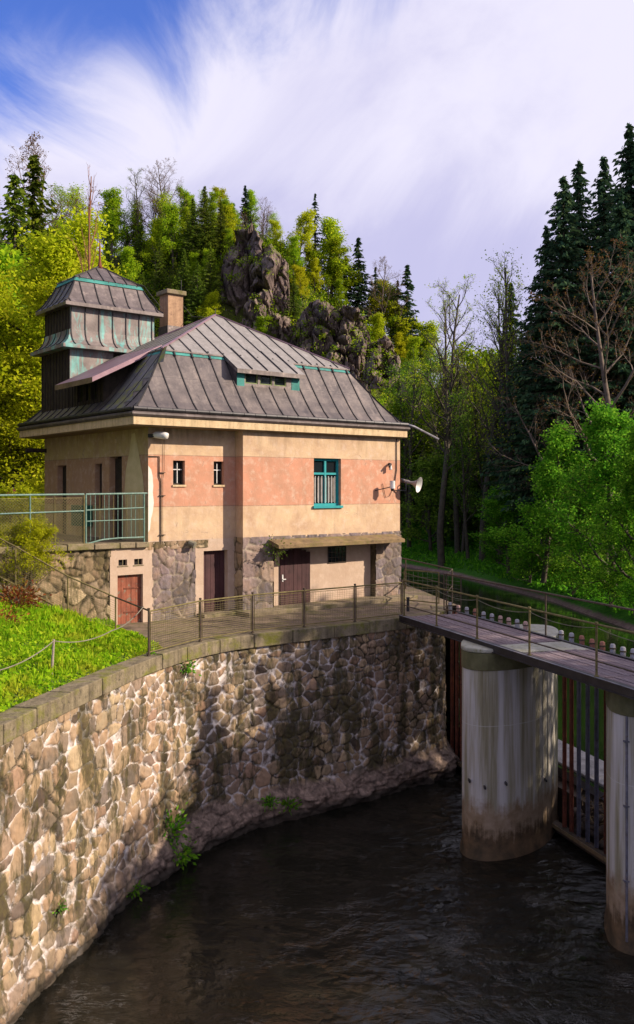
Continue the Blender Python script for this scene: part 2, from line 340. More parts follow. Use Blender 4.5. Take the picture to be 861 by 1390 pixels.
# ------------------------------------------------------- rubble stone faces
def catmull(pts, step=.25):
    P_=[np.array(p,float) for p in pts]; P_=[2*P_[0]-P_[1]]+P_+[2*P_[-1]-P_[-2]]; out=[]
    for i in range(1,len(P_)-2):
        n=max(2,int(np.linalg.norm(P_[i+1]-P_[i])/step))
        for k in range(n):
            t=k/n; a,b,c,d=P_[i-1:i+3]
            out.append(.5*((2*b)+(-a+c)*t+(2*a-5*b+4*c-d)*t*t+(-a+3*b-3*c+d)*t**3))
    out.append(P_[-2]); return np.array(out)
def vnoise(x,y,f,seed=0):
    r=np.random.default_rng(seed); o=np.zeros_like(x)
    for k in range(6):
        a=r.uniform(0,2*math.pi); ff=f*r.uniform(.6,1.8)
        o+=np.sin(x*ff*math.cos(a)+y*ff*math.sin(a)+r.uniform(0,6.28))
    return o/6
def stone_face(name, plan, z0, z1, mat, parent=None, res=.035, size=.32, size_fn=None, depth=.07, flare=None,
               skip=None, ztop_fn=None, seed=1, aniso=.72, jitter=.5, off=(0,0,0), drop=.12):
    plan=np.array(plan,float); seg=np.linalg.norm(np.diff(plan,axis=0),axis=1); cum=np.concatenate([[0],np.cumsum(seg)]); L=cum[-1]
    ns=int(L/res)+1; nz=int((z1-z0)/res)+1
    s=np.linspace(0,L,ns); z=np.linspace(z0,z1,nz)
    px=np.interp(s,cum,plan[:,0]); py=np.interp(s,cum,plan[:,1])
    tx=np.gradient(px,s); ty=np.gradient(py,s); tl=np.hypot(tx,ty); nx=ty/tl; ny=-tx/tl
    # seeds: uneven courses
    r=np.random.default_rng(seed); sd=[]
    zz=z0-.3
    while zz<z1+.3:
        hr=size*r.uniform(.6,1.5); ss=-.5
        while ss<L+.5:
            k=size_fn(ss,zz) if size_fn else 1.
            w=size/aniso*r.choice([.5,.75,1.,1.3,1.9])*r.uniform(.85,1.15)*k
            if r.random()>drop*(2.2 if k>1.2 else 1): sd.append((ss+w/2, zz+hr/2+r.uniform(-jitter,jitter)*hr*.8, r.random()))
            ss+=w
        zz+=hr
    sd=np.array(sd)
    S,Z=np.meshgrid(s,z,indexing='ij')
    Sw=S+.07*vnoise(S,Z,7,seed+1)+.035*vnoise(S,Z,19,seed+2)+.012*vnoise(S,Z,50,seed+6); Zw=Z+.06*vnoise(S,Z,6,seed+3)+.03*vnoise(S,Z,18,seed+4)+.012*vnoise(S,Z,48,seed+7)
    cell=np.zeros_like(S); edge=np.zeros_like(S)
    blk=40; order=np.argsort(sd[:,0]); sd=sd[order]
    for i in range(0,ns,blk):
        sl=slice(i,min(i+blk,ns)); a=s[sl][0]-2; b=s[sl][-1]+2
        q=sd[(sd[:,0]>a)&(sd[:,0]<b)]
        X=Sw[sl].ravel()*aniso; Y=Zw[sl].ravel()
        dx=X[:,None]-q[:,0][None]*aniso; dy=Y[:,None]-q[:,1][None]; d=np.maximum(np.abs(dx),np.abs(dy))*.35+np.hypot(dx,dy)*.65
        idx=np.argpartition(d,1,axis=1)[:,:2]; dd=np.take_along_axis(d,idx,1); o=np.argsort(dd,axis=1)
        idx=np.take_along_axis(idx,o,1); dd=np.take_along_axis(dd,o,1)
        cell[sl]=q[idx[:,0],2].reshape(-1,nz); edge[sl]=((dd[:,1]-dd[:,0])*.5).reshape(-1,nz)
    dome=np.clip(edge/.035,0,1); dome=dome*(2-dome)
    D=depth*dome*(.65+.6*cell)+(.016*vnoise(S,Z,26,seed+5)+.008*vnoise(S,Z,60,seed+8))*dome+.03*vnoise(S,Z,1.7,seed+9)-depth
    if flare is not None: D=D+flare(S,Z)
    Vx=px[:,None]+nx[:,None]*D; Vy=py[:,None]+ny[:,None]*D; Vz=Z.copy()
    if ztop_fn is not None:
        zt=ztop_fn(s)[:,None]; Vz=z0+(Z-z0)*(zt-z0)/(z1-z0)
    V=np.stack([Vx-off[0],Vy-off[1],Vz-off[2]],-1).reshape(-1,3)
    i=np.arange(ns-1)[:,None]*nz+np.arange(nz-1)[None]; i=i.ravel()
    Fc=np.stack([i,i+nz,i+nz+1,i+1],1)
    if skip is not None:
        sc_=((S[:-1,:-1]+S[1:,1:])/2).ravel(); zc=((Z[:-1,:-1]+Z[1:,1:])/2).ravel()
        Fc=Fc[~skip(sc_,zc)]
    return np_mesh(name,V,Fc,mat,parent,True,4,{'cell':cell.ravel(),'edge':edge.ravel()})

# ------------------------------------------------------------- quay wall
WALLP=[(-6.6,6.0),(-6.1,10),(-5.42,15.2),(-4.9,17.6),(-4.15,20.6),(-3.3,22.7),(-2.35,24.05),(-1.1,25.05),(1.29,26.78),(3.0,28.05),(4.1,29.2),(4.32,30.6)]
WC=catmull(WALLP,.25)
def wall_x(y): return float(np.interp(y,WC[:,1],WC[:,0]))
def offset_curve(C,d):
    t=np.gradient(C,axis=0); t/=np.linalg.norm(t,axis=1)[:,None]
    return C+np.stack([-t[:,1],t[:,0]],1)*d      # to the land side
qw=thing('quay_wall','tall curved rubble stone quay wall rising from the dark water below the house','wall',(-4,21,ZW))
def flare(S,Z):
    k=smooth(-4.3,-4.85,Z)*(.35+.65*smooth(13,16.5,S)); led=k*(.26+.20*vnoise(S*.6,Z*2.2,3.1,3)+.10*vnoise(S*.5,Z*2.,9,4)+.06*vnoise(S*.4,Z*2.5,24,6))
    return led+.05*smooth(0,-5,Z)
zt=-.32
stone_face('stone_face',WC,-6.0,zt,M['rubble'],qw,res=.032,size=.25,
    size_fn=lambda s,z:(1.3 if (s<15.5 and z>-3.6) else .92),depth=.07,flare=flare,off=qw.location,seed=5,jitter=.75,drop=.10)
# coping blocks of the quay wall, each course cut by joints
cp=MB(); Ci=offset_curve(WC,.42); Co=offset_curve(WC,-.07)
seg=np.concatenate([[0],np.cumsum(np.linalg.norm(np.diff(WC,axis=0),axis=1))]); L=seg[-1]
s0=0.; rr=random.Random(3)
def at_curve(C,s): return (float(np.interp(s,seg,C[:,0])),float(np.interp(s,seg,C[:,1])))
while s0<L-.2:
    w=min(rr.uniform(1.0,1.5),L-s0); e=.008; dz=rr.uniform(-.012,.012); do=rr.uniform(-.01,.01)
    ks=np.linspace(s0+e,s0+w-e,5)
    A=[at_curve(Co,k) for k in ks]; B=[at_curve(Ci,k) for k in ks]
    cp.prism([(a[0]+do,a[1]) for a in A]+B[::-1],-.34,.02+dz)
    s0+=w
cp.build('coping',M['coping'],qw,world=True,bevel=.02)

# ------------------------------------------------------------- terrain
CL=np.array([(14,-60),(13,-20),(12.5,10),(11.3,30),(11.2,45),(9.3,62),(5.2,80),(-.5,94),(-14,104),(-50,110),(-160,112)],float)
HW=np.array([9,9,8,7,7,7.4,7.8,7.8,7.5,7.5,7.5])
def river(X,Y):
    """signed distance to the water edge and side (+1 = right/far bank)"""
    best=np.full(X.shape,1e9); side=np.ones(X.shape)
    for i in range(len(CL)-1):
        a=CL[i]; b=CL[i+1]; d=b-a; l2=(d**2).sum()
        t=np.clip(((X-a[0])*d[0]+(Y-a[1])*d[1])/l2,0,1)
        qx=X-(a[0]+d[0]*t); qy=Y-(a[1]+d[1]*t)
        ds=np.hypot(qx,qy)-(HW[i]+(HW[i+1]-HW[i])*t)
        cr=d[0]*(Y-a[1])-d[1]*(X-a[0])
        m=ds<best; best=np.where(m,ds,best); side=np.where(m,np.where(cr>0,-1,1),side)
    return best,side
SKX=np.array([-150,-59,-34,-18,-5.5,1.3,9.5,17.5,28.5,40,150]); SKZ=np.array([50,47,46,50,47,39,32,24,13,6,6.])
def ground(X,Y):
    X=np.asarray(X,float); Y=np.asarray(Y,float)
    d,side=river(X,Y)
    bump=.35*vnoise(X,Y,.55,21)+.8*vnoise(X,Y,.16,22)
    right=np.interp(d,[-3,-.5,1.0,4,10,15,80,200],[-7,-4.3,-3.3,-2.6,-1.4,.2,17,24])+bump*smooth(1,12,d)
    left=np.interp(d,[-3,0,1.5,5,9,60],[-7,-4.25,-3.2,-.5,1.9,2.3])+bump*.3*smooth(3,12,d)
    left=left+np.clip(-17-X,0,80)*.5*smooth(22,45,Y)
    z=np.where(side>0,right,left)
    far=np.interp(X,SKX,SKZ); k=smooth(116,166,Y)
    cap=far+2.5*vnoise(X,Y,.09,25)
    hill=lerp(-3.0,cap,k**.95)+1.2*vnoise(X,Y,.25,24)*k
    farmask=smooth(112,120,Y)*(X<60)
    z=np.where(farmask>0,lerp(np.minimum(z,2),hill,farmask),z)
    # near the quay and the basin
    near=(Y<31.5)
    wx=np.interp(Y,WC[:,1],WC[:,0])
    zl=np.where(X<wx-3.6,-.45,-8.)
    zl=np.where(X<-9,np.interp(X,[-16,-9],[2.0,-.45]),zl)
    basin=np.where((X>wx-3.0)&(X<16),-8.,zl)
    rb=np.interp(X,[15,16.5,18,22,28,90,200],[-8,-5.0,-3.3,-2.2,-.6,14,24])+bump*smooth(18,28,X)
    nz=np.where(X>15,rb,basin)
    z=np.where(near,nz,z)
    # house plot, terrace level left and behind
    return z
xs=np.concatenate([np.linspace(-170,-40,30)[:-1],np.linspace(-40,60,110),np.linspace(60,170,26)[1:]])
ys=np.concatenate([np.linspace(-40,0,14)[:-1],np.linspace(0,130,140)[:-1],np.linspace(130,185,56)[:-1],np.linspace(185,420,20)])
XX,YY=np.meshgrid(xs,ys,indexing='ij'); ZZ=ground(XX,YY)
def house_rect(X,Y):
    rx=X+5.10; ry=Y-27.0; return rx*.781+ry*.624, -rx*.624+ry*.781
A_,B_=house_rect(XX,YY)
inside=(A_>-7.5)&(A_<11.8)&(B_>-2.0)&(B_<9.5); ZZ=np.where(inside,np.minimum(ZZ,-.6),ZZ)
inside2=(YY>20)&(YY<33)&(XX<-4)&(XX>-14); ZZ=np.where(inside2,np.minimum(ZZ,-.6),ZZ)
nx_,ny_=len(xs),len(ys); i=(np.arange(nx_-1)[:,None]*ny_+np.arange(ny_-1)[None]).ravel()
m,nt=newmat('forest_ground'); N=NT(nt); co=N.coord(); z=N.sep(co)[2]
f=N.noise(co,.6,7,.65); f2=N.noise(co,3.5,6,.7)
col=N.ramp(f,[(.3,(.035,.03,.012)),(.5,(.06,.07,.015)),(.7,(.10,.12,.02))])
bank=N.map(N.math('ADD',z,N.math('MULTIPLY',N.math('SUBTRACT',f,.5),1.5)),.3,2.,1,0)
col=N.mix(bank,col,N.ramp(f2,[(.3,(.015,.07,.008)),(.7,(.06,.17,.015))]))
mud=N.map(N.math('ADD',z,N.math('MULTIPLY',N.math('SUBTRACT',f2,.5),.5)),-3.84,-3.70,1,0)
col=N.mix(mud,col,N.ramp(f2,[(.3,(.11,.07,.062)),(.7,(.26,.175,.155))]))
N.out(col,.95,0,N.bump(f2,.7,.15),.1); M['forest_ground']=m
g=np_mesh('ground',np.stack([XX,YY,ZZ],-1).reshape(-1,3),np.stack([i,i+ny_,i+ny_+1,i+1],1),M['forest_ground'],None,True)
tag(g,'wooded valley ground of banks and hillsides around the house','ground',kind='structure')

# ------------------------------------------------------------- water
def watermat(name,c1,c2,scale,strength,dist=.05,streak=None,rough=.06):
    m,nt=newmat(name); N=NT(nt); co=N.coord()
    a=N.noise(N.mapping(co,scale=(1,1.6,1),rot=(0,0,.5)),scale,5,.6,.6)
    b=N.noise(N.mapping(co,scale=(1,1,1),loc=(3,3,3)),scale*.25,4,.6,1.2)
    h=N.math('ADD',a,N.math('MULTIPLY',b,1.6)); msk=N.math('MULTIPLY',N.map(N.sep(co)[0],-3,6,.35,1.3),N.map(N.noise(N.mapping(co,loc=(5,5,5)),.35,4,.6),.4,.62,.35,1.3)); h=N.math('MULTIPLY',h,msk if streak else 1.0)
    col=N.mix(N.map(b,.35,.65),c1,c2)
    if streak:
        # thin lines of froth carried by the current
        w=N.noise(N.mapping(co,scale=(.5,2.2,1),rot=(0,0,.75)),2.4,7,.75,1.6)
        l=N.map(N.math('ABSOLUTE',N.math('SUBTRACT',w,.5)),.0,.010,1,0)
        mask=N.map(N.noise(N.mapping(co,loc=(9,1,0)),.9,4,.7),.56,.72)
        col=N.mix(N.math('MULTIPLY',N.math('MULTIPLY',l,mask),streak),col,(.35,.33,.32))
    N.out(col,rough,0,N.bump(h,strength,dist),.5,IOR=1.33); return m
M['water_low']=watermat('water_low',(.006,.006,.0045),(.014,.0125,.009),1.9,.6,.11,streak=.9,rough=.03)
M['water_up']=watermat('water_up',(.010,.018,.006),(.02,.03,.010),1.6,.25,.02,rough=.05)
lowpts=[tuple(p) for p in offset_curve(WC,.5)]
w=MB(); w.poly([(x,y,ZW) for x,y in [(-6.6,5.5)]+lowpts+[(4.6,30.9),(6.6,24.7),(7.4,22.0),(9.6,15),(12,8),(30,8),(30,-30),(-12,-30)]][::-1])
o=w.build('water',M['water_low']); tag(o,'dark rippled water below the weir','water',kind='structure')
w=MB(); w.poly([(x,y,ZU) for x,y in [(4.0,31.6),(6.9,26.0),(8.0,22.0),(10.1,15),(12.5,8),(26,8),(26,60),(26,118),(-120,125),(-120,90),(-10,80),(0,60),(3,45)]])
o=w.build('river',M['water_up']); tag(o,'calm dark green river above the weir','river',kind='structure')

# ------------------------------------------------------------- walkway, terrace, bank
HO=Vector((-5.10,27.0,0)); HR=math.atan2(.624,.781)
D1=Vector((math.cos(HR),math.sin(HR),0)); D2=Vector((-math.sin(HR),math.cos(HR),0))
def H(a,b,z=0): return HO+D1*a+D2*b+Vector((0,0,z))
wk=MB(); inner=[p for p in offset_curve(WC,.38) if p[1]>22.2]
base=[H(-1.3,.3),H(10.6,.3)]
# paved strip between coping and house
n=len(inner)
back=[H(lerp(-1.6,10.3,k/(n-1)),.35) for k in range(n)]
for k in range(n-1):
    a,b=inner[k],inner[k+1]
    wk.quad((a[0],a[1],-.0),(b[0],b[1],-.0),(back[k+1].x,back[k+1].y,0),(back[k].x,back[k].y,0))
wk.quad((inner[-1][0],inner[-1][1],-.0),(4.85,30.8,-.0),(3.9,36.5,-.0),(back[-1].x,back[-1].y,0))
wk.quad((back[-1].x,back[-1].y,0),(3.9,36.5,0),(2.0,40,0),(H(10.3,8.5).x,H(10.3,8.5).y,0))
o=wk.build('paved_walkway',M['paving']); tag(o,'narrow stone paved walkway between house and quay edge','walkway',kind='structure')
# quay side towards the upper river
sd_=stone_face('upper_quay_wall',[(2.0,40),(3.9,36.5),(4.88,31.5),(4.88,30.6)][::-1],-5.5,-.01,M['rubble'],None,res=.07,size=.35,seed=9)
sd_.data.flip_normals()
tag(sd_,'rubble quay wall on the upper river side beside the house corner','wall')

# grass bank between the coping and the terrace wall
gb=[]; nb=70
inn=[p for p in offset_curve(WC,.40) if 6.0<p[1]<22.6]; innA=np.array(inn)
sI=np.linspace(0,1,len(innA)); 
def bank_pt(u,v):
    ax=float(np.interp(u,sI,innA[:,0])); ay=float(np.interp(u,sI,innA[:,1]))
    a=lerp(-11.5,-1.15,u**.8); w_=H(a,.12); zt_=float(np.interp(a,[-11.5,-6,-4.5,-2.2,-1.15],[2.2,2.0,1.25,.25,-.02]))
    x=lerp(ax,w_.x,v); y=lerp(ay,w_.y,v)
    z=lerp(-.02,zt_,v**1.15)
    n_=noise.noise(Vector((x*.9,y*.9,0)))*.16*math.sin(math.pi*min(1,v*1.2))*min(1,(1-u)*6)
    return Vector((x,y,z+n_+.10*math.sin(math.pi*v)*(1 if u<.9 else (1-u)*10)))
V=np.array([bank_pt(i/nb,j/40) for i in range(nb+1) for j in range(41)])
i=(np.arange(nb)[:,None]*41+np.arange(40)[None]).ravel()
M['bank_soil']=weathered('bank_soil',(.03,.06,.008),(.08,.13,.012),(.12,.09,.03),scale=3,rough=1,bump=.6)
o=np_mesh('grass_bank',V,np.stack([i,i+1,i+42,i+41],1),M['bank_soil'],None,True)
tag(o,'bright green bank sloping down to the wall coping','bank',kind='structure')
# terrace level
tr=MB(); TZ=2.40
tr.prism([tuple(H(a,b)[:2]) for a,b in ((-14,.18),(-.02,.18),(-.02,8.6),(-.02,16),(-14,30),(-26,24),(-26,.3))],TZ-.3,TZ)
o=tr.build('terrace_ground',M['paving']); tag(o,'paved terrace level beside the left wall of the house','terrace',kind='structure')
tg=MB(); tg.prism([tuple(H(a,b)[:2]) for a,b in ((-25,7),(-2.2,7.2),(-2.4,11),(-5,22),(-25,24))],TZ-.2,TZ+.03)
o=tg.build('lawn',M['bank_soil']); tag(o,'grass strip behind the terrace path','lawn',kind='structure')
tg=MB(); tg.prism([tuple(H(a,b)[:2]) for a,b in ((-13,8.6),(-2.6,8.5),(-2.8,10.6),(-13,11.5))],TZ-.1,TZ+.05)
o=tg.build('path',M['dirt_path']); tag(o,'reddish dirt path behind the terrace','path',kind='structure')
# ------------------------------------------------------------- the house
house=thing('weir_keeper_house','two storey plaster house with tarnished metal mansard roof standing above the weir','house',HO,HR)
def wall(mb,o,d,nrm,s0,s1,z0,z1,ops=(),rev=.22,mi=0,mir=0):
    """wall face with openings; o origin, d along, nrm outward normal (all 2D local)"""
    ss=sorted({s0,s1,*[q for p in ops for q in p[:2]]}); zs=sorted({z0,z1,*[q for p in ops for q in p[2:4]]})
    def pt(s,z,k=0): return (o[0]+d[0]*s+nrm[0]*k,o[1]+d[1]*s+nrm[1]*k,z)
    for i in range(len(ss)-1):
        for j in range(len(zs)-1):
            sm=(ss[i]+ss[i+1])/2; zm=(zs[j]+zs[j+1])/2
            if any(p[0]<sm<p[1] and p[2]<zm<p[3] for p in ops): continue
            mb.quad(pt(ss[i],zs[j]),pt(ss[i+1],zs[j]),pt(ss[i+1],zs[j+1]),pt(ss[i],zs[j+1]),mi)
    for a,b,c,e in [p[:4] for p in ops]:
        mb.quad(pt(a,c),pt(a,e),pt(a,e,-rev),pt(a,c,-rev),mir); mb.quad(pt(b,c),pt(b,c,-rev),pt(b,e,-rev),pt(b,e),mir)
        mb.quad(pt(a,e),pt(b,e),pt(b,e,-rev),pt(a,e,-rev),mir); mb.quad(pt(a,c),pt(a,c,-rev),pt(b,c,-rev),pt(b,c),mir)
EZ=5.92; WB=-.46; AW=3.13; AR=10.07; BB=8.1; SZ=2.43
mw=MB()
wall(mw,(0,0),(1,0),(0,-1),0,AW,SZ-.2,EZ,[(.854,1.27,4.14,4.89),(2.32,2.70,4.14,4.89)])
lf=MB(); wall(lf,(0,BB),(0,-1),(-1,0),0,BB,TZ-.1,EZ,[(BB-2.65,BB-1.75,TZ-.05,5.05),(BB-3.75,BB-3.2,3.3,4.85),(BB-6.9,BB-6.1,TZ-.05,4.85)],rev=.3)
lf.build('left_wall',M['plaster_left_shade'],house)
bw_=MB(); bw_.quad((0,BB,-.5),(AR,BB,-.5),(AR,BB,EZ),(0,BB,EZ)); bw_.build('rear_wall',M['plaster'],house)
o=mw.build('main_wall',M['plaster'],house)
ww=MB(); wall(ww,(AW,WB),(1,0),(0,-1),0,AR-AW,SZ-.02,EZ,[(6.02-AW,7.23-AW,3.42,5.06)])
ww.quad((AW,0,-.1),(AW,WB,-.1),(AW,WB,EZ),(AW,0,EZ))
ww.quad((AR,WB,2.3),(AR,BB,2.3),(AR,BB,EZ),(AR,WB,EZ))
ww.build('wing_wall',M['plaster'],house)
# lower storey plaster: around the red door, the brown door, the recess under the canopy
lw=MB()
wall(lw,(-1.25,-.012),(1,0),(0,-1),0,1.25+AW,-.1,SZ-.19,[(.24,1.07,-.1,1.46),(.27,.55,1.74,1.92),(.78,1.06,1.74,1.92),(1.25+1.94,1.25+2.84,-.1,2.05),(1.25+.17,1.25+1.64,-.1,SZ-.2)],rev=.28)
RB=-.18
lw.quad((4.3,RB,-.1),(8.9,RB,-.1),(8.9,RB,2.2),(4.3,RB,2.2))
lw.quad((-1.25,-.012,-.1),(-1.25,.2,-.1),(-1.25,.2,SZ-.19),(-1.25,-.012,SZ-.19))
lw.build('lower_wall',M['plaster_base'],house)
cb=MB(); cb.box((4.3,-.185,2.0),(8.9,-.1,2.3)); cb.build('recess_lintel',M['plaster_base'],house)  # plain plaster box across the top of the recess
# dark core so that openings look into darkness
co_=MB(); co_.box((.32,.32,-.3),(AR-.1,BB-.35,5.8)); co_.build('interior',M['void'],house)
# stone facing
base_=thing('stone_base',None,None); del_=base_; base_.parent=house
stone_face('main_stone',[(.15,-.02),(1.66,-.02)],-.1,SZ-.2,M['rubble_house'],base_,res=.035,size=.36,seed=11,depth=.06,aniso=.9,jitter=.7)
stone_face('corner_stone',[(-.15,-.03),(2.1,-.03)],SZ-.26,SZ-.02,M['rubble_terrace'],base_,res=.035,size=.22,seed=12,depth=.04)
def wskip(s,z):
    return (s>4.35-AW)&(s<8.86-AW)&(z<2.02)
stone_face('wing_stone',[(AW-.02,WB-.03),(AR+.03,WB-.03)],-.1,SZ+.03,M['rubble_house'],base_,res=.04,size=.34,seed=13,depth=.06,skip=wskip)
stone_face('wing_side_stone',[(AW-.03,0.02),(AW-.03,WB-.02)],-.1,SZ+.03,M['rubble_terrace'],base_,res=.04,size=.34,seed=14,depth=.04)
stone_face('right_stone',[(AR+.03,WB-.03),(AR+.03,BB)],-.1,SZ+.03,M['rubble_house'],base_,res=.06,size=.34,seed=15,depth=.06)
for a in (4.35,8.86):
    rv=MB(); rv.quad((a,WB,-.1),(a,RB,-.1),(a,RB,2.03),(a,WB,2.03)); rv.build('pillar_reveal',M['rubble_terrace'],base_)
sl=MB(); sl.box((2.9,-1.15,-.05),(AR+.25,.0,.13)); sl.box((1.7,-.45,-.05),(2.95,.05,.10)); sl.build('plinth_step',M['mossy_conc'],house,bevel=.02)

# canopy over the lower doors
cn=MB()
v=[(4.1,WB-.05,2.36),(AR-.35,WB-.05,2.36),(AR-.35,-1.08,2.20),(4.1,-1.08,2.20),(4.1,WB-.05,2.16),(AR-.35,WB-.05,2.16),(AR-.35,-1.08,2.09),(4.1,-1.08,2.09)]
cn.add(v,[(0,3,2,1),(4,5,6,7),(3,7,6,2),(0,4,7,3),(1,2,6,5)])
M['canopy']=weathered('canopy',(.12,.08,.045),(.25,.17,.085),(.08,.055,.035),scale=2.4,rough=.95,bump=.6,bscale=25,moss=.6,mosscol=(.14,.13,.02))
cn.build('canopy',M['canopy'],house)

# windows
def window(name,a0,a1,z0,z1,b,parent,fm,cross=True,curtain=False,transom=.68,fw=.07):
    fr=MB(); 
    fr.box((a0,b-.03,z0),(a0+fw,b+.05,z1)); fr.box((a1-fw,b-.03,z0),(a1,b+.05,z1))
    fr.box((a0+fw,b-.03,z0),(a1-fw,b+.05,z0+fw)); fr.box((a0+fw,b-.03,z1-fw),(a1-fw,b+.05,z1))
    zt=lerp(z0,z1,transom); mid=(a0+a1)/2
    if cross:
        fr.box((a0+fw,b-.035,zt-.035),(a1-fw,b+.04,zt+.035)); fr.box((mid-.04,b-.04,z0+fw),(mid+.04,b+.045,z1-fw))
    f=fr.build(name,fm,parent)
    p=MB(); p.quad((a0,b+.02,z0),(a1,b+.02,z0),(a1,b+.02,z1),(a0,b+.02,z1)); p.build('pane',M['glass_dark'],f)
    return f
f=window('window',6.02,7.23,3.42,5.06,WB+.16,house,M['teal_paint'],fw=.09)
s_=MB(); s_.box((5.97,WB-.07,3.35),(7.28,WB+.16,3.43)); s_.build('sill',M['teal_paint'],f)
# glazing bars seen behind: thin verticals and pale curtains
cu=MB()
for k in range(7): cu.box((6.16+k*.145,WB+.10,3.52),(6.175+k*.145,WB+.115,4.45))
cu.build('bars',M['white_metal'],f)
cu=MB()
for k in range(6): cu.quad((6.14+k*.16,WB+.172-.01*(k%2),3.55),(6.14+k*.16+.11,WB+.172+.0*(k%2),3.55),(6.14+k*.16+.11,WB+.172,4.4),(6.14+k*.16,WB+.172-.01*(k%2),4.4))
cu.build('curtain',M['curtain'],f)
for a0,a1 in ((.854,1.27),(2.32,2.70)):
    f=window('window',a0,a1,4.14,4.89,.16,house,M['dark_board'],cross=False,fw=.05)
    b=MB(); b.box(((a0+a1)/2-.012,.11,4.19),((a0+a1)/2+.012,.13,4.84)); b.box((a0+.05,.11,4.6),(a1-.05,.13,4.63)); b.build('bars',M['white_metal'],f)
    b=MB(); b.box((a0-.03,-.04,4.08),(a1+.03,.15,4.14)); b.build('sill',M['cream_trim'],f)
# grid window beside the lower brown door
gw=MB()
for k in range(6): gw.box((6.86+k*.16,RB-.03,1.42),(6.88+k*.16,RB-.015,1.98))
for k in range(4): gw.box((6.86,RB-.035,1.42+k*.18),(7.68,RB-.02,1.44+k*.18))
f=gw.build('grid_window',M['rail_dark'],house)
p=MB(); p.quad((6.85,RB-.012,1.40),(7.7,RB-.012,1.40),(7.7,RB-.012,2.0),(6.85,RB-.012,2.0)); p.build('pane',M['glass_dark'],f)

# doors (planked)
def door(name,a0,a1,z0,z1,b,mat,n=6,arch=False,label=None,bands=False,handle=True):
    d=MB(); w=(a1-a0)/n
    for k in range(n):
        x0=a0+k*w+.006; x1=a0+(k+1)*w-.006
        zt=z1
        if arch:
            u=((x0+x1)/2-(a0+a1)/2)/((a1-a0)/2); zt=z1-.16*u*u
        d.box((x0,b-.03-.004*(k%2),z0),(x1,b+.02,zt))
    if bands:
        for z in (lerp(z0,z1,.28),lerp(z0,z1,.74)): d.box((a0+.25,b-.05,z-.02),(a1+.05,b-.035,z+.02),1)
    o=d.build(name,[mat,M['rust']],house)
    if label: o['label']=label
    if handle:
        h=MB(); h.box((a0+.08,b-.08,lerp(z0,z1,.47)),(a0+.20,b-.05,lerp(z0,z1,.47)+.03)); h.box((a0+.06,b-.05,lerp(z0,z1,.44)),(a0+.11,b-.03,lerp(z0,z1,.56))); h.build('handle',M['white_metal'],o)
    return o
door('door',4.78,6.05,-.05+.13,1.98,RB-.02,M['brown_door'],7,arch=True,label='brown plank door with a flat arched head')
door('door',1.95,2.83,0.0,2.04,.20,M['brown_door'],5,handle=False)
M['red_door']=weathered('red_door',(.17,.05,.03),(.34,.11,.06),(.14,.22,.17),scale=2.3,rough=.8,streak=.6,bump=.4)
door('door',-1.0,-.19,-.1,1.45,.14,M['red_door'],5,label='faded red cellar door with iron straps',bands=True,handle=False)
# vents above the red door
for a in (-.98,-.47):
    v=MB(); v.quad((a,.1,1.74),(a+.28,.1,1.74),(a+.28,.1,1.92),(a,.1,1.92)); f=v.build('vent',M['void'],house)
    v=MB(); v.box((a-.03,-.03,1.71),(a+.31,.0,1.735)); v.box((a+.13,-.01,1.74),(a+.15,.01,1.92)); v.build('vent_frame',M['mossy_conc'],f)
# left facade: doors and window in shade
def ldoor(b0,b1,z0,z1,name,mat,glz=False):
    d=MB(); n=4; w=(b1-b0)/n
    for k in range(n): d.box((.20,b0+k*w+.008,z0),(.26,b0+(k+1)*w-.008,z1))
    return d.build(name,mat,house)
ldoor(1.76,2.64,TZ-.02,5.0,'door',M['dark_board']); ldoor(6.1+0,6.9,TZ-.02,4.8,'door',M['dark_board'])
f=ldoor(3.2,3.75,3.3,4.85,'window',M['dark_board']); 
pv=MB(); pv.quad((.18,3.75,3.35),(.18,3.2,3.35),(.18,3.2,4.8),(.18,3.75,4.8)); pv.build('pane',M['glass_dark'],f)
pp=MB()
pts=[(0.28,2.45),(.18,3.5),(.32,4.4),(.62,5.2),(.85,5.75),(1.05,5.72),(1.2,5.2),(1.45,4.6),(1.55,3.9),(1.45,3.2),(1.55,2.45)]
pp.poly([(-.012,b,z) for b,z in pts][::-1]); pp.build('plaster_patch',M['patch_plaster'],house)
pw=MB(); ws=[(.0,4.72),(.10,4.6),(.15,4.4),(.17,4.1),(.155,3.9),(.19,3.6),(.15,3.3),(.09,3.1),(.06,2.8),(0,2.7)]
pw.poly([(a,-.008,z) for a,z in ws]); pw.build('bare_patch',weathered('lime',(.6,.55,.48),(.72,.67,.6),rough=.9),house)
for b,z in ((2.15,5.55),(2.2,5.2)):
    v=MB(); v.box((-.03,b-.05,z-.06),(.0,b+.05,z+.06)); v.build('wall_socket',M['cream_trim'],house)
gbx=MB(); gbx.box((-.25,3.9,2.75),(-.01,5.1,3.45)); gbx.build('cabinet',weathered('cabinet',(.01,.08,.05),(.02,.12,.08)),house)

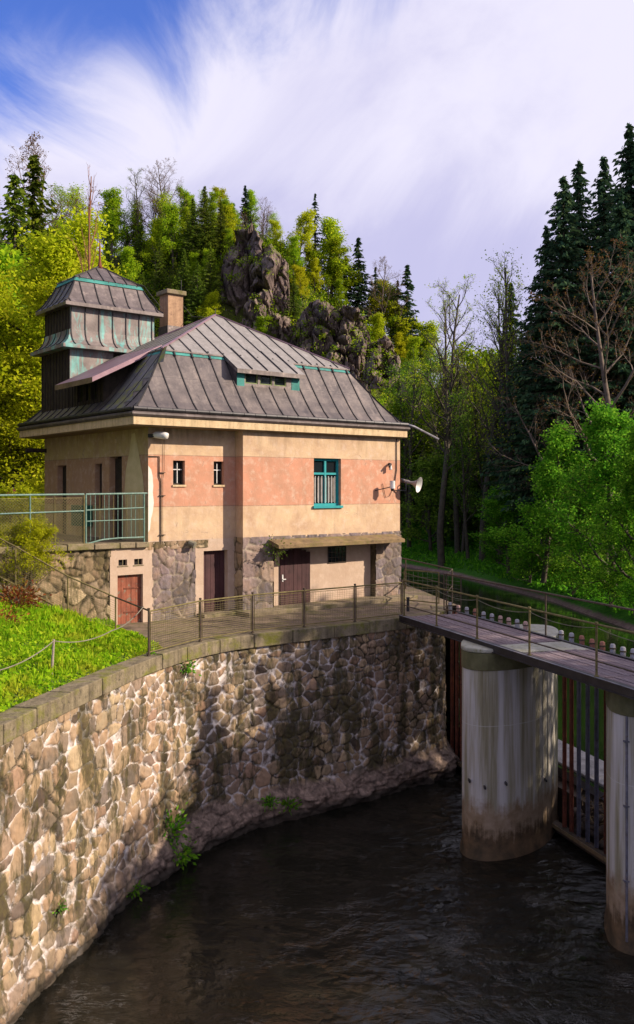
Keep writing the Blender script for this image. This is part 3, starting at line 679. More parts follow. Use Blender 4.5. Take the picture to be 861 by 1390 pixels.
# ---- cornice and roof edge
AL=-.9; FB=WB-.30; ER=10.27; EBk=8.45
cs=MB(); cs.box((AL+.06,FB+.06,5.90),(ER-.06,EBk-.06,6.14)); cs.build('cornice',M['cream_trim'],house)
sf=MB(); sf.box((AL+.10,FB+.10,5.87),(ER-.10,EBk-.1,5.899)); sf.build('soffit',weathered('soffit',(.18,.12,.06),(.28,.19,.10)),house)
ed=MB()
def ring(mb,r0,z0,r1,z1,mi=0):
    """sloped ring between two rectangles (a0,b0,a1,b1)"""
    c0=[(r0[0],r0[1]),(r0[2],r0[1]),(r0[2],r0[3]),(r0[0],r0[3])]; c1=[(r1[0],r1[1]),(r1[2],r1[1]),(r1[2],r1[3]),(r1[0],r1[3])]
    for i in range(4):
        j=(i+1)%4; mb.quad((*c0[i],z0),(*c0[j],z0),(*c1[j],z1),(*c1[i],z1),mi)
E0=(AL,FB,ER,EBk)
def inset(r,i): 
    if not isinstance(i,tuple): i=(i,)*4
    return (r[0]+i[0],r[1]+i[1],r[2]-i[2],r[3]-i[3])
ring(ed,inset(E0,.03),6.14,inset(E0,-.02),6.20); ring(ed,inset(E0,-.02),6.20,inset(E0,-.02),6.25); ring(ed,inset(E0,-.02),6.25,inset(E0,.10),6.33)
# joints of the drip strip on the left and front
ed.build('drip_edge',M['zinc'],house)
gt=MB(); gz=6.36; r_=inset(E0,.04); rad=.065
cor=[(r_[0],r_[1]),(r_[2],r_[1]),(r_[2],r_[3]),(r_[0],r_[3])]
for i in range(4):
    a=Vector((*cor[i],gz)); b=Vector((*cor[(i+1)%4],gz)); L_=(b-a).length; n=int(L_/.42)
    for k in range(n):
        p=a.lerp(b,k/n); q=a.lerp(b,(k+.96)/n); gt.tube([p,q],rad,8)
    gt.tube([a,b],rad*.88,6)
gt.build('gutter',M['dark_metal'],house)
sp=MB(); sp.tube([(ER-.1,FB+.03,6.36),(ER+.25,FB+.02,6.30),(11.78,FB+.0,5.88)],.05,8); sp.build('spout',M['steel_blue'],house,smooth_=True)

# ---- mansard roof with standing seams
IN_=(1.97,1.75,1.65,1.60)
prof=[(0.03,6.38),(.10,6.46),(.22,6.66),(.38,7.0),(.56,7.42),(.76,7.92),(1.0,8.52)]
rects=[(tuple(x*t+.06*(1-t) for x in IN_),z) for t,z in prof]
BR=inset(E0,IN_); AP=Vector(((BR[0]+BR[2])/2,(BR[1]+BR[3])/2,10.44))
def seams(mb,rings,side,pos,mi,w=.028,h=.055):
    """ribs following rings [(rect,z)] on one side"""
    for c in pos:
        path=[]
        for i in range(len(rings)-1):
            (r0,z0),(r1,z1)=rings[i],rings[i+1]
            ax=0 if side in ('f','k') else 1
            l0,h0=r0[ax],r0[ax+2]; l1,h1=r1[ax],r1[ax+2]
            if not (l0-1e-6<=c<=h0+1e-6): break
            t=1.
            if c<l1 and l1!=l0: t=min(t,(c-l0)/(l1-l0))
            if c>h1 and h1!=h0: t=min(t,(c-h0)/(h1-h0))
            o0={'f':r0[1],'k':r0[3],'l':r0[0],'r':r0[2]}[side]; o1={'f':r1[1],'k':r1[3],'l':r1[0],'r':r1[2]}[side]
            P0=(c,o0,z0) if ax==0 else (o0,c,z0); P1=(c,lerp(o0,o1,t),lerp(z0,z1,t)) if ax==0 else (lerp(o0,o1,t),c,lerp(z0,z1,t))
            if not path: path.append(P0)
            path.append(P1)
            if t<1: break
        for p,q in zip(path[:-1],path[1:]):
            if (Vector(p)-Vector(q)).length>.02: mb.bar(p,q,w,h,mi=mi)
def rect_in(I): return inset(E0,I)
mr=[(rect_in(I),z) for I,z in rects]
roof=MB()
for (r0,z0),(r1,z1) in zip(mr[:-1],mr[1:]): ring(roof,r0,z0,r1,z1,0)
jit=random.Random(5)
fpos=[AL+.25+k*.66+jit.uniform(-.04,.04) for k in range(17)]
fpos=[c for c in fpos]
seams(roof,mr,'f',fpos,1); seams(roof,mr,'l',[FB+.4+k*.6 for k in range(15)],1); seams(roof,mr,'r',[FB+.4+k*.6 for k in range(15)],1); seams(roof,mr,'k',fpos,1)
for ii,(cx,cy) in enumerate(((0,1),(2,1),(2,3),(0,3))):
    pth=[(r[cx],r[cy],z+.02) for r,z in mr]
    for p,q in zip(pth[:-1],pth[1:]): roof.bar(p,q,.05,.05,mi=1)
rf=roof.build('lower_roof',[M['roof_sheet'],M['seam']],house)
# mossy left panel
ms=MB()
for (r0,z0),(r1,z1) in zip(mr[1:-1],mr[2:]):
    ms.quad((r0[0]-.012,.15,z0+.006),(r1[0]-.012,.75,z1+.006),(r1[0]-.012,1.9,z1+.006),(r0[0]-.012,1.9,z0+.006))
ms.build('mossy_panel',M['zinc_moss'],rf)
# purple patched panel on the front near the hip
pz=MB()
for (r0,z0),(r1,z1) in zip(mr[2:-1],mr[3:]):
    l0=max(fpos[1]+.05,r0[0]+.12); l1=max(fpos[1]+.05,r1[0]+.12)
    pz.quad((l0,r0[1]-.010,z0+.005),(fpos[3]-.62,r0[1]-.010,z0+.005),(max(l1,fpos[3]-.62),r1[1]-.010,z1+.005),(l1,r1[1]-.010,z1+.005))
# teal band under the upper roof
tb=MB(); r1=BR; z1=8.52; 
(ra,za),(rb,zb)=mr[-2],mr[-1]
def bandring(mb,t0,t1,off,mi=0):
    ra_=tuple(lerp(x,y,t0) for x,y in zip(ra,rb)); rb_=tuple(lerp(x,y,t1) for x,y in zip(ra,rb))
    ring(mb,inset(ra_,-off),lerp(za,zb,t0),inset(rb_,-off),lerp(za,zb,t1),mi)
bandring(tb,.62,.98,.022); tbo=tb.build('copper_band',M['copper_green'],rf)
for c_ in fpos:
    b2=MB(); seams(b2,[(inset(tuple(lerp(x,y,.52) for x,y in zip(ra,rb)),-.03),lerp(za,zb,.52)),(inset(rb,-.03),zb)],'f',[c_],0,.05,.07)
    if b2.f: b2.build('band_clip',M['seam'],rf)
# upper roof: pyramid with slight overhang
up=MB(); OH=.14; sf_=(AP.z-8.52)/(AP.y-BR[1])
R0=inset(BR,-OH); z0=8.52-OH*.55
c0=[(R0[0],R0[1]),(R0[2],R0[1]),(R0[2],R0[3]),(R0[0],R0[3])]
for i in range(4):
    j=(i+1)%4; up.add([(*c0[i],z0),(*c0[j],z0),tuple(AP)],[(0,1,2)],0)
    up.quad((*c0[i],z0-.05),(*c0[j],z0-.05),(*c0[j],z0),(*c0[i],z0),1)
up.quad((*c0[3],z0-.05),(*c0[2],z0-.05),(*c0[1],z0-.05),(*c0[0],z0-.05),1)
apr=(AP.x,AP.y,AP.x,AP.y)
ur=[(R0,z0+.0),(apr,AP.z)]
upos=[BR[0]+.3+k*.62 for k in range(12)]; DA=(3.25,6.05)
seams(up,ur,'f',upos,2); seams(up,ur,'k',upos,2); seams(up,ur,'l',[BR[1]+.3+k*.62 for k in range(10)],2); seams(up,ur,'r',[BR[1]+.3+k*.62 for k in range(10)],2)
for i in range(4): up.bar((*c0[i],z0+.02),tuple(AP+Vector((0,0,.02))),.09,.04,mi=3)
uo=up.build('upper_roof',[M['zinc_light'],M['zinc'],M['seam'],M['zinc_purple']],house)
# lightning rod on the ridge
lr=MB(); lr.tube([(AP.x,AP.y,AP.z-.1),(AP.x,AP.y,AP.z+.25)],.012,5); lr.build('lightning_rod',M['seam'],house)
def upz(a=None,b=None,side='l'):
    if side=='l': return AP.z-(AP.x-a)*(AP.z-z0)/(AP.x-R0[0])
    return AP.z-(AP.y-b)*(AP.z-z0)/(AP.y-R0[1])

# ---- front dormer
dm=MB(); a0,a1=3.25,6.05; bf=.04; zf=upz(b=bf,side='f'); zt0=upz(b=R0[1]+.5,side='f')
dm.quad((a0,bf,zf+.02),(a1,bf,zf+.02),(a1,R0[1]+.5,zt0+.02),(a0,R0[1]+.5,zt0+.02),0)
dm.quad((a0,bf,zf-.12),(a1,bf,zf-.12),(a1,bf,zf+.02),(a0,bf,zf+.02),1)
dm.quad((a0,bf,zf-.12),(a0,bf+.9,zt0-.35),(a1,bf+.9,zt0-.35),(a1,bf,zf-.12),1)
for a in (a0,a1): dm.quad((a,bf,zf-.12),(a,bf,zf+.02),(a,R0[1]+.5,zt0+.02),(a,R0[1]+.5,zt0-.12),1)
for a in [c for c in upos if a0+.05<c<a1-.05]:
    dm.bar((a,bf+.01,zf+.04),(a,R0[1]+.5,zt0+.04),.028,.05,mi=2)
do=dm.build('dormer_roof',[M['zinc_light'],M['zinc'],M['seam']],house)
dw=MB(); wb=.24; wz0,wz1=7.50,7.90
wall(dw,(a0+.10,wb),(1,0),(0,-1),0,a1-a0-.20,6.9,zf+.05,[(.34,.85,wz0,wz1-.02),(.93,1.44,wz0,wz1-.02),(1.52,2.03,wz0,wz1-.02)],rev=.1)
for a in (a0+.1,a1-.1): dw.quad((a,wb,6.9),(a,wb+1.6,6.9),(a,wb+1.6,8.75),(a,wb,zf+.05))
dwo=dw.build('dormer_wall',M['zinc'],house)
M['frame_olive']=weathered('frame_olive',(.12,.16,.06),(.22,.26,.11),scale=8)
for k in range(3):
    s=a0+.10+.34+k*.59; f=window('dormer_window',s,s+.51,wz0,wz1-.02,wb+.05,dwo,M['frame_olive'],cross=False,fw=.035)
tc=MB()
tc.quad((a0+.11,wb-.01,7.35),(a0+.40,wb-.01,7.35),(a0+.40,wb-.01,7.93),(a0+.11,wb-.01,7.93)); tc.build('copper_panel',M['copper_green'],dwo); tc=MB(); tc.quad((a1-.46,wb-.01,7.2),(a1-.11,wb-.01,7.2),(a1-.11,wb-.01,7.93),(a1-.46,wb-.01,7.93))
tc.build('copper_panel',M['copper_green'],dwo)
# little post on the dormer's left (roof ladder hook)
# ---- left dormer: a shed carried out from the upper roof
ld=MB(); b0,b1=1.75,4.7; al=-1.0; zl=upz(a=al); ztp=upz(a=R0[0]+.5)
ld.quad((al,b1,zl+.03),(al,b0,zl+.03),(R0[0]+.5,b0,ztp+.03),(R0[0]+.5,b1,ztp+.03),0)
ld.quad((al,b0,zl-.14),(al,b0,zl+.03),(al,b1,zl+.03),(al,b1,zl-.14),1)
ld.quad((al,b0,zl-.12),(R0[0]+.5,b0,ztp-.12),(R0[0]+.5,b0,ztp+.03),(al,b0,zl+.03),0)
ld.quad((al,b0,zl-.12),(al,b1,zl-.12),(R0[0]+.5,b1,ztp-.12),(R0[0]+.5,b0,ztp-.12),2)
ld.build('left_dormer_roof',[M['zinc_purple'],M['canopy'],M['dark_board']],house)
lw2=MB(); ba=-.28; bq=2.45
wall(lw2,(ba,5.25),(0,-1),(-1,0),0,5.25-bq,6.3,zl+.3,[(.75,1.15,6.95,7.5),(1.3,1.7,6.95,7.5),(1.85,2.25,6.95,7.5)],rev=.08)
lw2.quad((ba,bq,6.3),(2.2,bq,6.3),(2.2,bq,ztp+.2),(ba,bq,zl+.33))
for k in range(13): lw2.box((ba-.025,bq+.03+k*.22,6.35),(ba,bq+.055+k*.22,zl+.25))
lo=lw2.build('left_dormer_wall',M['dark_board'],house)
for s in (.75,1.3,1.85):
    p=MB(); p.quad((ba+.07,5.25-s,6.95),(ba+.07,5.25-s-.4,6.95),(ba+.07,5.25-s-.4,7.5),(ba+.07,5.25-s,7.5)); p.build('pane',M['glass_dark'],lo)
# ---- chimney
ch=MB(); ch.box((3.58,5.2,8.6),(4.22,5.84,11.28)); co1=ch.build('chimney',M['brick_stack'],house)
c2=MB(); c2.box((3.48,5.1,11.28),(4.32,5.94,11.45)); c2.build('cap',M['mossy_conc'],co1,bevel=.03)
c2=MB(); c2.box((3.55,5.17,9.0),(4.25,5.87,10.1)); c2.build('flashing',M['zinc'],co1)
c2=MB(); c2.tube([(4.2,5.3,11.4),(4.2,5.3,11.9)],.012,5); c2.tube([(4.22,5.3,11.0),(4.5,5.0,10.5),(4.75,4.3,10.4)],.012,5); c2.build('lightning_wire',M['seam'],co1)
# ---- tower
tw=thing('tower',None,None); tw.parent=house
ta0,ta1,tb0,tb1=-.22,3.0,5.25,7.45
def boards(mb,side,lo,hi,fix,z0,z1,step=.3,mi=0):
    k=lo
    while k<=hi:
        if side=='l': mb.box((fix-.03,k-.012,z0),(fix,k+.012,z1),mi)
        if side=='f': mb.box((k-.012,fix-.03,z0),(k+.012,fix,z1),mi)
        if side=='r': mb.box((fix,k-.012,z0),(fix+.03,k+.012,z1),mi)
        k+=step
# lower stage
t1=MB(); t1.box((ta0-.06,tb0-.05,6.3),(ta1+.05,tb1+.25,8.98)); boards(t1,'l',tb0,tb1+.2,ta0-.06,6.35,8.95,.26); boards(t1,'f',ta0,ta1,tb0-.05,6.35,8.95,.55)
t1.build('lower_stage',M['dark_board'],tw)
t1=MB(); t1.quad((ta0-.05,tb0-.085,7.6),(1.35,tb0-.085,7.6),(1.35,tb0-.085,8.85),(ta0-.05,tb0-.085,8.85)); t1.build('metal_panel',M['zinc_patina'],tw)
# upper stage: dark boards on the left side, metal sheet in front
t2=MB(); t2.box((ta0,tb0,9.3),(ta1,tb1,10.4)); boards(t2,'l',tb0+.1,tb1,ta0,9.3,10.38,.26); t2.build('upper_stage',M['dark_board'],tw)
t2=MB(); t2.box((ta0-.01,tb0-.02,9.4),(ta1+.01,tb0,10.39)); t2.box((ta1,tb0-.02,9.4),(ta1+.02,tb1,10.39)); boards(t2,'f',ta0+.02,ta1,tb0-.02,9.3,10.39,.52,1); t2.build('front_sheet',[M['zinc_patina'],M['seam']],tw)
# skirt
TR=(ta0,tb0,ta1,tb1)
sk=MB(); sr=[(inset(TR,-.42),8.86),(inset(TR,-.42),8.98),(inset(TR,-.30),9.03),(inset(TR,-.14),9.18),(inset(TR,-.05),9.38),(inset(TR,-.03),9.55)]
for (r0,a_),(r1,b_) in zip(sr[:-1],sr[1:]): ring(sk,r0,a_,r1,b_,0)
ring(sk,inset(TR,.2),8.85,inset(TR,-.42),8.86,0)
seams(sk,sr[1:],'f',[ta0+.02+k*.52 for k in range(7)],1); seams(sk,sr[1:],'l',[tb0+.2+k*.5 for k in range(5)],1)
sk.build('skirt_roof',[M['zinc_patina'],M['seam']],tw)
# tower roof
OV=.27; tr_=[(inset(TR,-OV),10.34),(inset(TR,-OV),10.46),(inset(TR,-OV+.14),10.58),(inset(TR,.04),10.85),(inset(TR,.22),11.18),(inset(TR,.36),11.5)]
tf=MB()
for (r0,a_),(r1,b_) in zip(tr_[:-1],tr_[1:]): ring(tf,r0,a_,r1,b_,0)
ring(tf,inset(TR,.2),10.335,inset(TR,-OV),10.34,0)
seams(tf,tr_[1:],'f',[ta0-.1+k*.56 for k in range(7)],1); seams(tf,tr_[1:],'l',[tb0-.1+k*.5 for k in range(6)],1)
tRB=inset(TR,.30); apx=((ta0+ta1)/2,(tb0+tb1)/2); 
q=(apx[0]-.06,apx[1]-.04,apx[0]+.06,apx[1]+.04)
tu=[(tRB,11.47),(tuple(lerp(x,y,.5) for x,y in zip(tRB,q)),11.79),(q,12.14)]
for (r0,a_),(r1,b_) in zip(tu[:-1],tu[1:]): ring(tf,r0,a_,r1,b_,0)
seams(tf,tu,'f',[ta0+.5+k*.45 for k in range(6)],1); seams(tf,tu,'l',[tb0+.5+k*.45 for k in range(4)],1)
for cx,cy in ((0,1),(2,1),(2,3),(0,3)):
    for seq in (tr_[1:],tu):
        pth=[(r[cx],r[cy],z+.015) for r,z in seq]
        for p,q_ in zip(pth[:-1],pth[1:]): tf.bar(p,q_,.04,.04,mi=1)
tfo=tf.build('tower_roof',[M['zinc'],M['seam']],tw)
tb2=MB(); ring(tb2,inset(TR,.25),11.33,inset(TR,.325),11.475); tb2.build('copper_strip',M['copper_green'],tw)
fi=MB(); fi.tube([(apx[0],apx[1],12.1),(apx[0],apx[1],12.25),(apx[0],apx[1],12.35),(apx[0],apx[1],12.8),(apx[0],apx[1],13.1)],[.12,.07,.05,.035,.012],8); fi.build('finial',M['rust'],tw,smooth_=True)
wr=MB(); 
wr.tube([(q[2]+.4,tb0+.6,11.75),(2.75,5.5,11.5),(3.0,5.2,11.0),(3.25,5.0,10.62)],.012,5); wr.build('cable',M['seam'],tw)
# conduits and small fittings that belong to the house
cd=MB(); cd.tube([(.42,-.03,2.35),(.42,-.03,4.25),(.36,-.03,4.4),(.36,-.03,5.0),(.0,-.03,5.0)],.018,6)
for z in (2.6,3.8,4.5): cd.box((.36,-.06,z),(.56,-.0,z+.02))
cd.tube([(.52,-.04,5.87),(.52,-.04,4.6),(.48,-.03,4.3),(.48,-.03,2.3)],.008,5)
cd.build('wall_conduit',M['rail_dark'],house)
cd=MB(); cd.tube([(AR-.2,WB-.03,5.85),(AR-.2,WB-.03,4.7),(AR-.3,WB-.03,4.2)],.018,6); cd.tube([(AR-.25,WB-.03,4.2),(AR-.55,WB-.03,3.75),(AR-.75,WB-.03,3.7),(AR-.9,WB-.03,4.2)],.010,5); cd.build('loudspeaker_cable',M['dark_metal'],house)
bt=MB(); bt.tube([(AL+.9,FB+1.2,5.88),(-.1,7.9,5.5)],.02,5)
bt=MB(); bt.box((-.75,7.9,5.35),(0,8.05,5.5)); bt.build('eave_bracket',M['dark_board'],house)
# ------------------------------------------------------------- mesh panels
def clip_seg(u0,v0,u1,v1,W,Hh):
    t0,t1=0.,1.; du,dv=u1-u0,v1-v0
    for p,q in ((-du,u0),(du,W-u0),(-dv,v0),(dv,Hh-v0)):
        if abs(p)<1e-9:
            if q<0: return None
        else:
            r=q/p
            if p<0: t0=max(t0,r)
            else: t1=min(t1,r)
    return (t0,t1) if t0<t1 else None
def mesh_panel(mb,A,B,hA,hB,sp=.09,w=.007,square=False):
    """wire mesh between A and B (bottom points), heights hA and hB"""
    A=Vector(A); B=Vector(B); W=(B-A).length; Hh=(hA+hB)/2; dirn=(B-A)/W
    def pt(u,v): t=u/W; return A+dirn*u+Vector((0,0,v/Hh*lerp(hA,hB,t)))
    segs=[]
    if square:
        for k in range(1,int(Hh/sp)): segs.append((0,k*sp,W,k*sp))
        for k in range(1,int(W/(sp*1.6))): segs.append((k*sp*1.6,0,k*sp*1.6,Hh))
    else:
        k=-Hh
        while k<W: segs.append((k,0,k+Hh,Hh)); segs.append((k+Hh,0,k,Hh)); k+=sp
    for u0,v0,u1,v1 in segs:
        c=clip_seg(u0,v0,u1,v1,W,Hh)
        if not c: continue
        p=pt(lerp(u0,u1,c[0]),lerp(v0,v1,c[0])); q=pt(lerp(u0,u1,c[1]),lerp(v0,v1,c[1]))
        if (q-p).length<.02: continue
        mb.bar(p,q,w,w)

# ---- fence on the quay coping
fc=offset_curve(WC,.17)
def on_fc(u):
    r=[(p[0]/p[1]*F+U0,i) for i,p in enumerate(fc)]
    for (ua,i),(ub,j) in zip(r[:-1],r[1:]):
        if ua<=u<ub:
            t=(u-ua)/(ub-ua); return Vector((lerp(fc[i][0],fc[j][0],t),lerp(fc[i][1],fc[j][1],t),0))
posts=[on_fc(u) for u in (202,272,343,413,482,546)]
fe=thing('quay_fence','mossy wire mesh fence with round posts along the quay coping in front of the house','fence',posts[0])
for i,p in enumerate(posts):
    mb=MB(); mb.tube([p,p+Vector((0,0,1.12))],.026,8); mb.tube([p+Vector((0,0,1.12)),p+Vector((0,0,1.16))],.036,8); mb.tube([p,p+Vector((0,0,.05))],.05,8)
    mb.build('post',M['rail_dark'] if i else M['rail_dark'],fe,world=True)
for i in range(5):
    a,b=posts[i],posts[i+1]
    mb=MB(); mb.tube([a+Vector((0,0,1.08)),b+Vector((0,0,1.08))],.022,8); mb.tube([a+Vector((0,0,.10)),b+Vector((0,0,.10))],.016,6)
    d=(b-a).normalized()
    for e in (a+d*.06,b-d*.06): mb.bar(e+Vector((0,0,.10)),e+Vector((0,0,1.06)),.02)
    mb.bar(a+d*.06+Vector((0,0,1.02)),b-d*.06+Vector((0,0,1.02)),.014)
    mb.build('rail',M['rail_moss'],fe,world=True)
    mb=MB(); mesh_panel(mb,a+d*.06+Vector((0,0,.11)),b-d*.06+Vector((0,0,.11)),.92,.92,.055,.0065 if i<1 else .005,square=True)
    mb.build('wire_mesh',M['mesh_wire'],fe,world=True)

# ---- rope, gate rail and leaning post at the left end
S0=P(157,851,24.6); S0.z=.0
gp=posts[0]
mid=H(-1.55,-1.5); mid=Vector((P(157,811,24.4).x,24.4,0))
sf2=thing('stair_fence','mossy wire mesh railing slanting down the stairs before the rubble terrace wall','fence',mid)
pts2=[Vector((P(157,0,24.4).x,24.4,0)),Vector((P(92,0,24.2).x,24.2,0)),Vector((P(21,0,24.0).x,24.0,0)),Vector((P(-60,0,23.8).x,23.8,0))]
topv=[811,782,742,700]; botv=[868,838,800,760]
tops=[]; bots=[]
for p,tv,bv in zip(pts2,topv,botv):
    tops.append(Vector((p.x,p.y,CZ-(tv-V0)/F*p.y))); bots.append(Vector((p.x,p.y,CZ-(bv-V0)/F*p.y)))
for t_,b_ in zip(tops,bots):
    mb=MB(); mb.tube([b_-Vector((0,0,.35)),t_],.024,8); mb.build('post',M['rail_moss'],sf2,world=True)
for i in range(3):
    mb=MB(); mb.tube([tops[i],tops[i+1]],.022,8); mb.tube([bots[i]+Vector((0,0,.12)),bots[i+1]+Vector((0,0,.12))],.028,8); mb.build('rail',M['rail_moss'],sf2,world=True)
    mb=MB(); a,b=bots[i+1],bots[i]; mesh_panel(mb,a+Vector((0,0,.12)),b+Vector((0,0,.12)),(tops[i+1]-a).z-.14,(tops[i]-b).z-.14,.06,.006,square=True); mb.build('wire_mesh',M['mesh_wire'],sf2,world=True)
# stair flight under it
stp=thing('stone_stairs','worn stone stairs descending along the terrace wall to the red cellar door','stairs',(tops[1].x,25.0,0))
for k in range(11):
    a=-1.75-k*.42; z=.16*(k+1)+.02
    mb=MB(); p=[H(a,-.02),H(a-.44,-.02),H(a-.44,-1.05),H(a,-1.05)]
    mb.prism([(q.x,q.y) for q in p],z-.5,z); mb.build('step',M['paving'],stp,world=True)
lk=thing('top_rail','short dark rail linking the stair railing to the quay fence','rail',tops[0])
mb=MB(); mb.tube([tops[0],gp+Vector((0,0,1.1))],.022,8); mb.build('bar',M['rail_dark'],lk,world=True)
rp=thing('rope_post','grey leaning post holding a slack rope on the grass bank','post',P(70,916,18.9))
a=P(70,920,18.9); b=P(73,868,18.9)
mb=MB(); mb.tube([a,b],[.03,.026],8); mb.build('post',M['post_grey'],rp,world=True)
mb=MB()
def sag(p,q,s,n=12): return [p.lerp(q,t/n)-Vector((0,0,s*4*(t/n)*(1-t/n))) for t in range(n+1)]
mb.tube(sag(P(195,823,21.8),P(152,856,20.8),.10)+sag(P(152,856,20.8),P(73,870,18.9),.12)[1:]+sag(P(73,870,18.9),P(-10,912,16.2),.10)[1:],.012,6)
mb.build('rope',M['rope'],rp,world=True)

# ---- terrace wall and its coping
tws=thing('terrace_wall','warm coloured rubble retaining wall with mossy top under the terrace fence','wall',H(-4,0,0))
pa,pb=H(-13,.0),H(-1.22,.0)
stone_face('stone_face',[pa[:2],pb[:2]],-.4,2.3,M['rubble_terrace'],tws,res=.035,size=.31,seed=31,depth=.07,off=tws.location,aniso=.85,jitter=.9)
mb=MB(); k=-13.
jr=random.Random(8)
while k<-.1:
    w_=jr.uniform(.5,1.1); p=[H(k+.01,-.10-jr.uniform(0,.05)),H(min(k+w_,-.02)-.01,-.10-jr.uniform(0,.05)),H(min(k+w_,-.02)-.01,.35),H(k+.01,.35)]
    mb.prism([(q.x,q.y) for q in p],2.26,2.43+jr.uniform(-.02,.02)); k+=w_
mb.build('coping',M['mossy_conc'],tws,world=True,bevel=.02)

# ---- balcony railing (pale green, vertical bars)
br=thing('balcony_railing','pale green tube railing with vertical bars at the house corner','railing',H(-1.1,.05,TZ))
mb=MB(); A0,A1=-1.98,-.12
def Z3(v): return Vector((0,0,v))
mb.tube([H(A0,.03,3.86),H(A1,.03,3.88)],.028,8); mb.tube([H(A1,.03,3.88),H(A1+.1,.03,3.88)],.028,8); mb.build('handrail',M['paint_green'],br,world=True)
mb=MB(); mb.tube([H(A0,.03,3.40),H(A1,.03,3.45)],.02,8); mb.tube([H(A0,.03,3.08),H(A1,.03,3.10)],.016,8)
mb.tube([H(A0,.03,2.42),H(A0+.5,.03,2.53),H(A0+1.0,.03,2.56),H(A1,.03,2.56)],.024,8); mb.build('cross_rail',M['paint_green'],br,world=True)
for a in (A0,A1):
    mb=MB(); mb.tube([H(a,.03,2.35),H(a,.03,3.86)],.026,8); mb.build('post',M['paint_green'],br,world=True)
for k in range(1,13):
    a=lerp(A0,A1,k/13); mb=MB(); mb.tube([H(a,.03,2.52),H(a,.03,3.86)],.010,6); mb.build('baluster',M['rail_moss'] if k%3==0 else M['paint_green'],br,world=True)
tf2=thing('terrace_fence','wire netting fence with pale tube rails along the terrace left of the green railing','fence',H(-4,.05,TZ))
PL=[-2.02,-2.95,-3.6,-4.9,-6.4,-8.0]
for i,a in enumerate((-2.04,-2.92,-3.62,-4.9,-6.4)):
    mb=MB(); mb.tube([H(a,.03,2.35),H(a,.03,3.86)],.022 if i in (0,2) else .012,8); mb.build('post',M['rail_moss'] if i!=2 else M['paint_green'],tf2,world=True)
mb=MB(); mb.tube([H(-8,.03,3.82),H(-2.04,.03,3.86)],.028,8); mb.tube([H(-8,.03,3.28),H(-2.04,.03,3.38)],.022,8); mb.build('rail',M['paint_green'],tf2,world=True)
mb=MB(); mb.bar(H(-6.4,.05,3.74),H(-2.06,.05,3.76),.012); mesh_panel(mb,H(-6.4,.05,2.42),H(-2.06,.05,2.42),1.33,1.33,.085,.006); mb.build('wire_mesh',M['mesh_wire'],tf2,world=True)

# ---- loudspeaker, lamps
horn=H(AR+.55,WB-.35,4.18)
ls=thing('loudspeaker','round grey horn loudspeaker on a bracket at the right corner of the house','loudspeaker',H(AR,WB,4.1))
ax_=Vector((.86,-.44,-.22)).normalized()
c0_=horn-ax_*.30
path=[c0_-ax_*.22,c0_-ax_*.06,c0_,c0_+ax_*.12,c0_+ax_*.25,c0_+ax_*.34,c0_+ax_*.38]; rad_=[.06,.07,.045,.07,.14,.25,.30]
mb=MB(); mb.tube(path,rad_,24,cap=False); o=mb.build('horn',weathered('horn',(.18,.15,.14),(.3,.26,.24),rough=.5,bump=.05),ls,world=True,smooth_=True)
mb=MB(); mb.tube([p-ax_*.006 for p in path[2:]],[r-.008 for r in rad_[2:]],24,cap=False); mb.build('horn_mouth',M['white_metal'],ls,world=True,smooth_=True)
mb=MB(); mb.tube([path[0]-ax_*.16,path[0]],[.075,.075],14); mb.build('driver',M['dark_metal'],ls,world=True,smooth_=True)
mb=MB(); q=H(AR-.30,WB-.02,3.95); mb.bar(q,H(AR+.10,WB-.22,3.95),.035); mb.bar(H(AR+.10,WB-.22,3.95),H(AR+.10,WB-.22,4.25),.035); mb.bar(H(AR+.10,WB-.22,4.25),path[0],.035); mb.build('bracket',M['dark_metal'],ls,world=True)
lm=thing('wall_lamp','small white wall lamp on a short arm beside the horn loudspeaker','lamp',H(AR-.78,WB,4.1))
mb=MB(); mb.tube([H(AR-1.25,WB-.02,3.95),H(AR-.95,WB-.35,4.05),H(AR-.78,WB-.42,4.1)],.018,6); mb.build('arm',M['dark_metal'],lm,world=True)
mb=MB(); mb.tube([H(AR-.78,WB-.42,4.02),H(AR-.78,WB-.42,4.3)],[.10,.095],14); mb.build('lamp_body',M['white_metal'],lm,world=True)
mb=MB(); mb.tube([H(AR-.78,WB-.42,3.93),H(AR-.78,WB-.42,4.02)],[.05,.07],12); mb.build('socket',M['dark_metal'],lm,world=True)
sl_=thing('motion_sensor','tiny dark and white sensor lamp high on the pink wall right of the teal window','sensor',H(AR-.62,WB,4.8))
mb=MB(); mb.tube([H(AR-.55,WB-.0,4.92),H(AR-.62,WB-.16,4.90),H(AR-.72,WB-.2,4.80)],.045,8); mb.build('hood',M['dark_metal'],sl_,world=True)
mb=MB(); mb.tube([H(AR-.62,WB-.14,4.85),H(AR-.62,WB-.16,4.70)],[.05,.06],10); mb.build('bulb',M['white_metal'],sl_,world=True)
fl=thing('eave_lamp','pale ribbed box lamp mounted under the eave at the front corner','lamp',H(.1,-.2,5.6))
mb=MB(); 
mb.tube([H(.10,-.10,5.62),H(.15,-.20,5.64),H(.33,-.40,5.62),H(.40,-.48,5.60)],[.06,.10,.115,.09],14); mb.build('lamp_body',M['white_metal'],fl,world=True,smooth_=True)
mb=MB(); mb.box((0,0,0),(0,0,0)); mb=MB(); mb.bar(H(.02,-.0,5.62),H(.12,-.2,5.62),.10); mb.build('bracket',M['dark_metal'],fl,world=True)
sp2=thing('spotlight','small grey spotlight under the plaster edge above the brown door','lamp',H(1.45,-.05,2.35))
